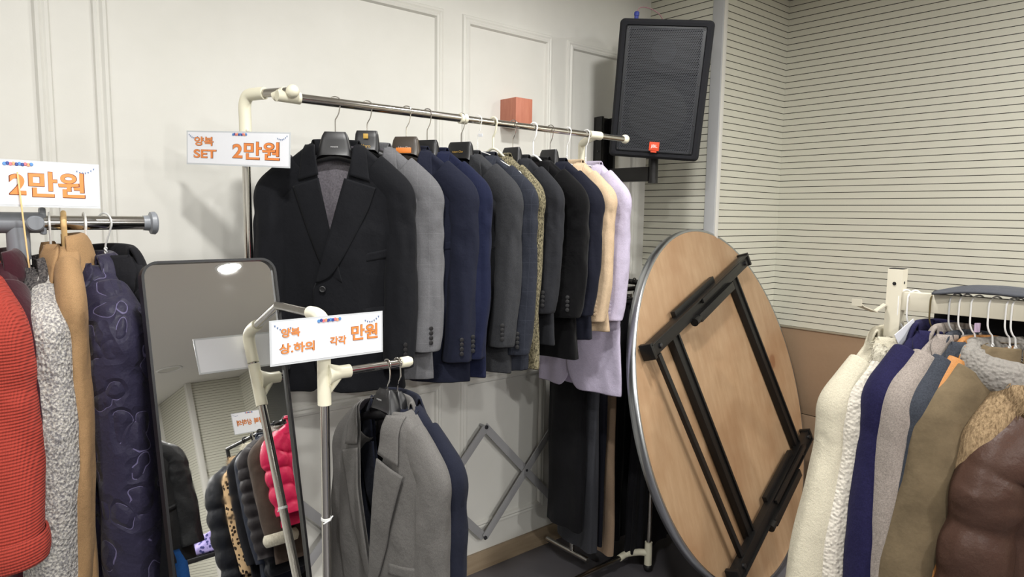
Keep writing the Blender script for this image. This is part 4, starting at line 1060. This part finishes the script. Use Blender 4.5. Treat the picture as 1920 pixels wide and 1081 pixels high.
RC = [
 (.010, -24, f_cream, dict(L=.80, sw=.185, hw=.25, d=.045, sd=.12, seed=41, top=-.115, wr=.007), dict(sl=.76, r0=.060, r1=.062, so=.035, outend=.14, ry=.8, collar='fold', ch=1.3), 'cream fleece coat at the post end of the right rack, farthest left'),
 (.055, -27, f_sherpa, dict(L=.86, sw=.175, hw=.23, d=.035, sd=.11, seed=43, top=-.130, wr=.007), dict(sl=.82, r0=.05, r1=.055, so=.04, outend=.14, ry=.85, collar='fur', cm=f_crfur), 'ivory knobbly sherpa coat with a cream fur collar'),
 (.105, -22, f_nwool, dict(L=.92, sw=.175, hw=.22, d=.034, sd=.11, seed=44, top=-.085, wr=.006), dict(sl=.74, r0=.052, r1=.050, so=.035, outend=.09, ch=1.4), 'royal navy wool coat with wide folded collar'),
 (.147, -21, f_gw, dict(L=.92, sw=.18, hw=.21, d=.028, sd=.11, seed=45, top=-.090, wr=.006), dict(sl=.76, r0=.045, r1=.045, so=.045, outend=.08, ch=1.3), 'taupe grey wool coat right of the navy one'),
 (.182, -22, f_sw, dict(L=.92, sw=.17, hw=.20, d=.028, sd=.11, seed=46, top=-.105, wr=.006), dict(sl=.76, r0=.045, r1=.045, so=.04, outend=.08, ch=1.3), 'dark slate wool coat between the taupe and the tan leather one'),
 (.215, -26, f_tanl, dict(L=.70, sw=.16, hw=.19, d=.028, sd=.11, seed=48, top=-.115, wr=.006), dict(sl=.62, r0=.045, r1=.045, so=.03, outend=.05, ch=1.4), 'tan leather coat showing its smooth folded collar'),
 (.275, -38, f_suede, dict(L=.90, sw=.175, hw=.24, d=.05, sd=.12, seed=50, top=-.105, wr=.007), dict(sl=.80, r0=.072, r1=.080, so=.055, outend=.13, ry=.8, collar='fur', cm=f_gsh), 'olive brown suede coat with a grey shearling collar'),
 (.345, -38, f_bfur, dict(L=.6, sw=.16, hw=.18, d=.04, sd=.12, seed=51, top=-.16, wr=.008), dict(sl=.55, r0=.055, r1=.06, so=.03, outend=.05, collar='fur'), 'shaggy brown fur jacket between the suede coat and the brown puffer'),
 (.415, -42, f_brl, dict(L=.80, sw=.19, hw=.25, d=.06, sd=.12, seed=52, top=-.20, wr=.007, puff=.15), dict(sl=.66, r0=.075, r1=.08, so=.05, outend=.09, ry=.9, spuff=.15, collar='stand'), 'glossy brown quilted puffer coat at the lower right corner'),
]
for (s, rho, fm_, gp, cp, lb) in RC:
    x, y, z = bp(s); coat('coat', lb, (x, y, z), rho, fm_, GR, Gar(V=0, **gp), **cp)
M_BRZ = plain('bronze_wire', (120, 108, 76), .35, .7); M_GWIRE = plain('grey_coated_wire', (196, 198, 198), .35)
for (s, m_, lb) in [(.024, M_WHITEP, 'white twisted wire hanger nearest the ivory post'), (.046, M_WHITEP, 'second white twisted wire hanger from the ivory post'),
                      (.100, M_BRZ, 'bronze wire hanger in the royal navy coat'), (.144, M_GWIRE, 'grey wire hanger in the taupe coat'),
                      (.166, M_WHITEP, 'white wire hanger of the dark slate coat'), (.192, M_WHITEP, 'white wire hanger with a crumpled pink tag'),
                      (.230, M_WHITEP, 'white wire hanger of the tan leather coat'), (.266, M_WHITEP, 'left of the two touching white hangers of the suede coat'), (.278, M_WHITEP, 'right of the two touching white hangers near the frame edge')]:
    x, y, z = bp(s); h = hanger(lb, (x, y, 1.3365), -28, 'wire', mat=m_, group=GHR, stem=.105, half=.13, rr=.022, wr=.0022, drop=.06, side=-1, deep=.065)
    if 'pink' in lb: MB().box((-.010, -.006, -.075), (.008, -.002, -.050), .002).out('paper_tag', plain('pink_tag', (206, 184, 210), .5), h)
for (s, rho_, st, lb) in [(.345, -38, .15, 'white wire hanger holding the shaggy brown fur jacket'), (.415, -42, .19, 'white wire hanger holding the glossy brown puffer coat')]:
    x, y, z = bp(s); hanger(lb, (x, y, 1.3365), rho_, 'wire', mat=M_WHITEP, group=GHR, stem=st, half=.13, rr=.022, wr=.0022, drop=.06, side=-1, deep=.065)
x, y, z = bp(.048)
pt = MB().box((-.05, -.0008, -.075), (.02, .0008, 0), 0).out('paper_cover', M_PAPER); pt.location = (x-.07, y-.01, 1.275); pt.rotation_euler = (math.radians(12), math.radians(-38), math.radians(-28))
tag(pt, 'blank white paper tucked between the sherpa coat and the navy one', 'paper')
# black garment behind the beam and grey cloth on top
x, y, z = bp(.07)
drape('hanging_cloth', 'black cloth hanging behind the ivory beam', 'cloth', (2.20, .41, 1.36), -83, f_bk2, .56, .03, .9, .003, 9, 1.0, 9, belt=False)
vs = []; fs = []; n1, n2 = 22, 10
for i in range(n1):
    a = i/(n1-1)
    for k in range(n2):
        b = k/(n2-1); p = Vector(bp(.10+a*.42)); hgt = .022*math.sin(min(1, a*3.2)*PI/2)*(1-.6*a)*math.sin(PI*(.15+.7*b))
        vs.append((p.x-.05+.16*b+.012*a, p.y+.012*math.sin(b*3), 1.361+hgt*1.3+.004*noise.noise(Vector((a*6, b*5, 2)))))
for i in range(n1-1):
    for k in range(n2-1): fs.append((i*n2+k, i*n2+k+1, (i+1)*n2+k+1, (i+1)*n2+k))
o = link('folded_bag', vs, fs, F('grey_nylon', (70, 72, 78), rough=.6, sheen=0), None, True, 1, .006, off=1)
tag(o, 'flat dark grey nylon garment cover lying on the ivory beam', 'bag')

# ------------------------------------------------------------------ THINGS SEEN IN THE MIRROR
r3 = thing('clothes_rack', 'black steel rack of winter coats seen only in the mirror', 'clothes rack')
MX, MZ = 1.65, 1.40
MB().tube([(MX, -1.75, MZ), (MX, -.30, MZ)], .012, 16).out('hanging_rail', M_BLKM, r3)
for y in (-1.75, -.30): MB().tube([(MX, y, 0.03), (MX, y, MZ)], .012, 14).out('post', M_BLKM, r3)
MB().tube([(MX-.25, -1.75, .02), (MX+.25, -1.75, .02)], .014, 12).out('foot_bar', M_BLKM, r3)
MB().tube([(MX-.25, -.30, .02), (MX+.25, -.30, .02)], .014, 12).out('foot_bar', M_BLKM, r3)
f_bpuf = F('black_puffer_nylon', (26, 28, 34), rough=.45, sheen=0, kind='leather'); f_leo = F('leopard_plush', (204, 172, 130), kind='leopard', rgb2=(36, 24, 16))
f_bsu = F('dark_brown_suede', (74, 62, 54), kind='suede'); f_pink = F('magenta_puffer', (196, 34, 78), rough=.45, sheen=0, kind='leather'); f_nvp = F('navy_puffer_nylon', (34, 40, 54), rough=.5, sheen=0)
MC = [
 (-1.45, f_bpuf, dict(L=.85, sw=.21, hw=.24, d=.09, sd=.08, seed=61, top=-.09, puff=.13), dict(sl=.70, r0=.08, r1=.07, so=.05, collar='fur', cm=f_bfur, spuff=.12), 'black puffer coat with brown fur hood trim, farthest left in the mirror'),
 (-1.32, f_leo, dict(L=.80, sw=.19, hw=.22, d=.05, sd=.08, seed=62, top=-.09), dict(sl=.66, r0=.055, r1=.055, so=.03), 'leopard print coat seen in the mirror'),
 (-1.22, f_blk, dict(L=.85, sw=.19, hw=.22, d=.05, sd=.08, seed=63, top=-.05), dict(sl=.66, r0=.055, r1=.055, so=.03, collar='fur', cm=f_crfur), 'black coat with cream fur collar seen in the mirror'),
 (-1.10, f_nvp, dict(L=.80, sw=.19, hw=.22, d=.05, sd=.08, seed=64, top=-.035), dict(sl=.68, r0=.055, r1=.055, so=.03), 'dark blue smooth coat seen in the mirror left of the ribbed puffer'),
 (-1.00, f_bpuf, dict(L=.76, sw=.20, hw=.22, d=.06, sd=.08, seed=65, top=-.03, puff=.07), dict(sl=.66, r0=.065, r1=.06, so=.03, spuff=.07, collar='stand'), 'black narrow-ribbed puffer jacket seen in the mirror'),
 (-.86, f_bsu, dict(L=.70, sw=.20, hw=.22, d=.06, sd=.08, seed=67, top=-.03), dict(sl=.60, r0=.07, r1=.07, so=.02, cuff=(f_crfur, .06, .015), collar='fur', cm=f_gsh), 'dark brown suede jacket with turned cream cuff seen in the mirror'),
 (-.72, f_pink, dict(L=.52, sw=.20, hw=.21, d=.06, sd=.07, seed=68, top=-.04, puff=.10), dict(sl=.46, r0=.07, r1=.06, so=.01, spuff=.10, collar='stand'), 'magenta pink puffer jacket at the right edge of the mirror'),
]
for (y, fm_, gp, cp, lb) in MC:
    gp.setdefault('wr', .006); coat('coat', lb, (MX, y, MZ), 172, fm_, 'coats seen in the mirror', Gar(V=0, **gp), pocket=False, **cp)
    hanger('black hanger of the '+lb.split(' seen')[0].split(',')[0].split(' at the')[0], (MX, y, MZ), 172, 'plastic', mat=M_BLKP, group='hangers on the rack in the mirror', stem=.07, half=.14, rr=.018, wr=.003)
sg = sign('white price card with small red words seen in the mirror above the fur coat', (1.62, -1.25, 1.48), 172, .22, .12, [('양복 상하의', 0, .0, .17, .035)], group=None)
MB().tube([(0, .004, -.055), (0, .004, -.15)], .004, 8).out('support', M_CHROME, sg)
lr2 = thing('clothes_rack', 'small black rack with the black leather jacket seen in the mirror', 'clothes rack')
MB().tube([(.82, -1.02, 1.55), (.82, -.60, 1.55)], .011, 14).out('hanging_rail', M_BLKM, lr2)
for y in (-1.02, -.60): MB().tube([(.88, y, 0.02), (.88, y, 1.55)], .011, 12).out('post', M_BLKM, lr2)
MB().tube([(.62, -1.02, .02), (1.06, -1.02, .02)], .012, 12).out('foot_bar', M_BLKM, lr2)
MB().tube([(.62, -.60, .02), (1.06, -.60, .02)], .012, 12).out('foot_bar', M_BLKM, lr2)
coat('jacket', 'black leather jacket seen at the left edge of the mirror', (.82, -.80, 1.55), 175, F('black_leather', (28, 29, 31), rough=.42, sheen=0, kind='leather'), None, Gar(V=0, L=.62, sw=.19, hw=.22, d=.08, sd=.07, seed=71, top=-.10, wr=.009), sl=.56, r0=.07, r1=.06, so=.04, cat='jacket')
hanger('black hanger of the leather jacket seen in the mirror', (.82, -.80, 1.55), 175, 'plastic', mat=M_BLKP, stem=.08, half=.14, rr=.018, wr=.003)
drape('jeans', 'bright blue jeans below the black leather jacket, seen in the mirror', 'jeans', (.88, -.80, .96), 178, F('blue_denim', (30, 78, 140), fine=500), .24, .12, .80, .006, 2, 1.0, 12)
tbm = thing('low_table', 'low dark table heaped with folded clothes, seen in the mirror', 'table', (1.55, -2.6, 0))
MB().box((-.5, -.3, .76), (.5, .3, .79), .004).out('tabletop', M_BLKP, tbm)
for sx in (-.46, .46):
    for sy in (-.26, .26): MB().box((sx-.015, sy-.015, 0), (sx+.015, sy+.015, .76)).out('leg', M_BLKM, tbm)
def heap(label, loc, w, d, h, mat, seed, name='folded_clothes'):
    vs = []; fs = []; n, m = 28, 12
    for i in range(m):
        a = i/(m-1)*PI/2
        for k in range(n):
            ph = 2*PI*k/n; r = math.cos(a)**.5+.18*noise.noise(Vector((math.cos(ph)*2, math.sin(ph)*2, a*2+seed)))
            vs.append((w/2*r*math.cos(ph), d/2*r*math.sin(ph), h*max(0, math.sin(a))*(1+.35*noise.noise(Vector((math.cos(ph)*3*r, math.sin(ph)*3*r, seed))))))
    for i in range(m-1):
        for k in range(n): l = (k+1) % n; fs.append((i*n+k, i*n+l, (i+1)*n+l, (i+1)*n+k))
    fs.append(tuple(range(n-1, -1, -1))); o = link(name, vs, fs, mat, None, True, 1); o.location = loc
    return tag(o, label, 'clothes', 'folded clothes on the low table')
heap('crumpled black garment heaped on the low table in the mirror', (1.45, -2.65, .79), .42, .36, .22, f_bk2, 1)
heap('lilac patterned garment heaped on the low table in the mirror', (1.72, -2.45, .79), .34, .26, .13, F('lilac_print', (150, 140, 190), kind='leopard', rgb2=(60, 60, 110)), 2)
heap('dark grey garment heaped on the low table, left of the others', (1.20, -2.52, .79), .26, .3, .12, f_sw, 3)
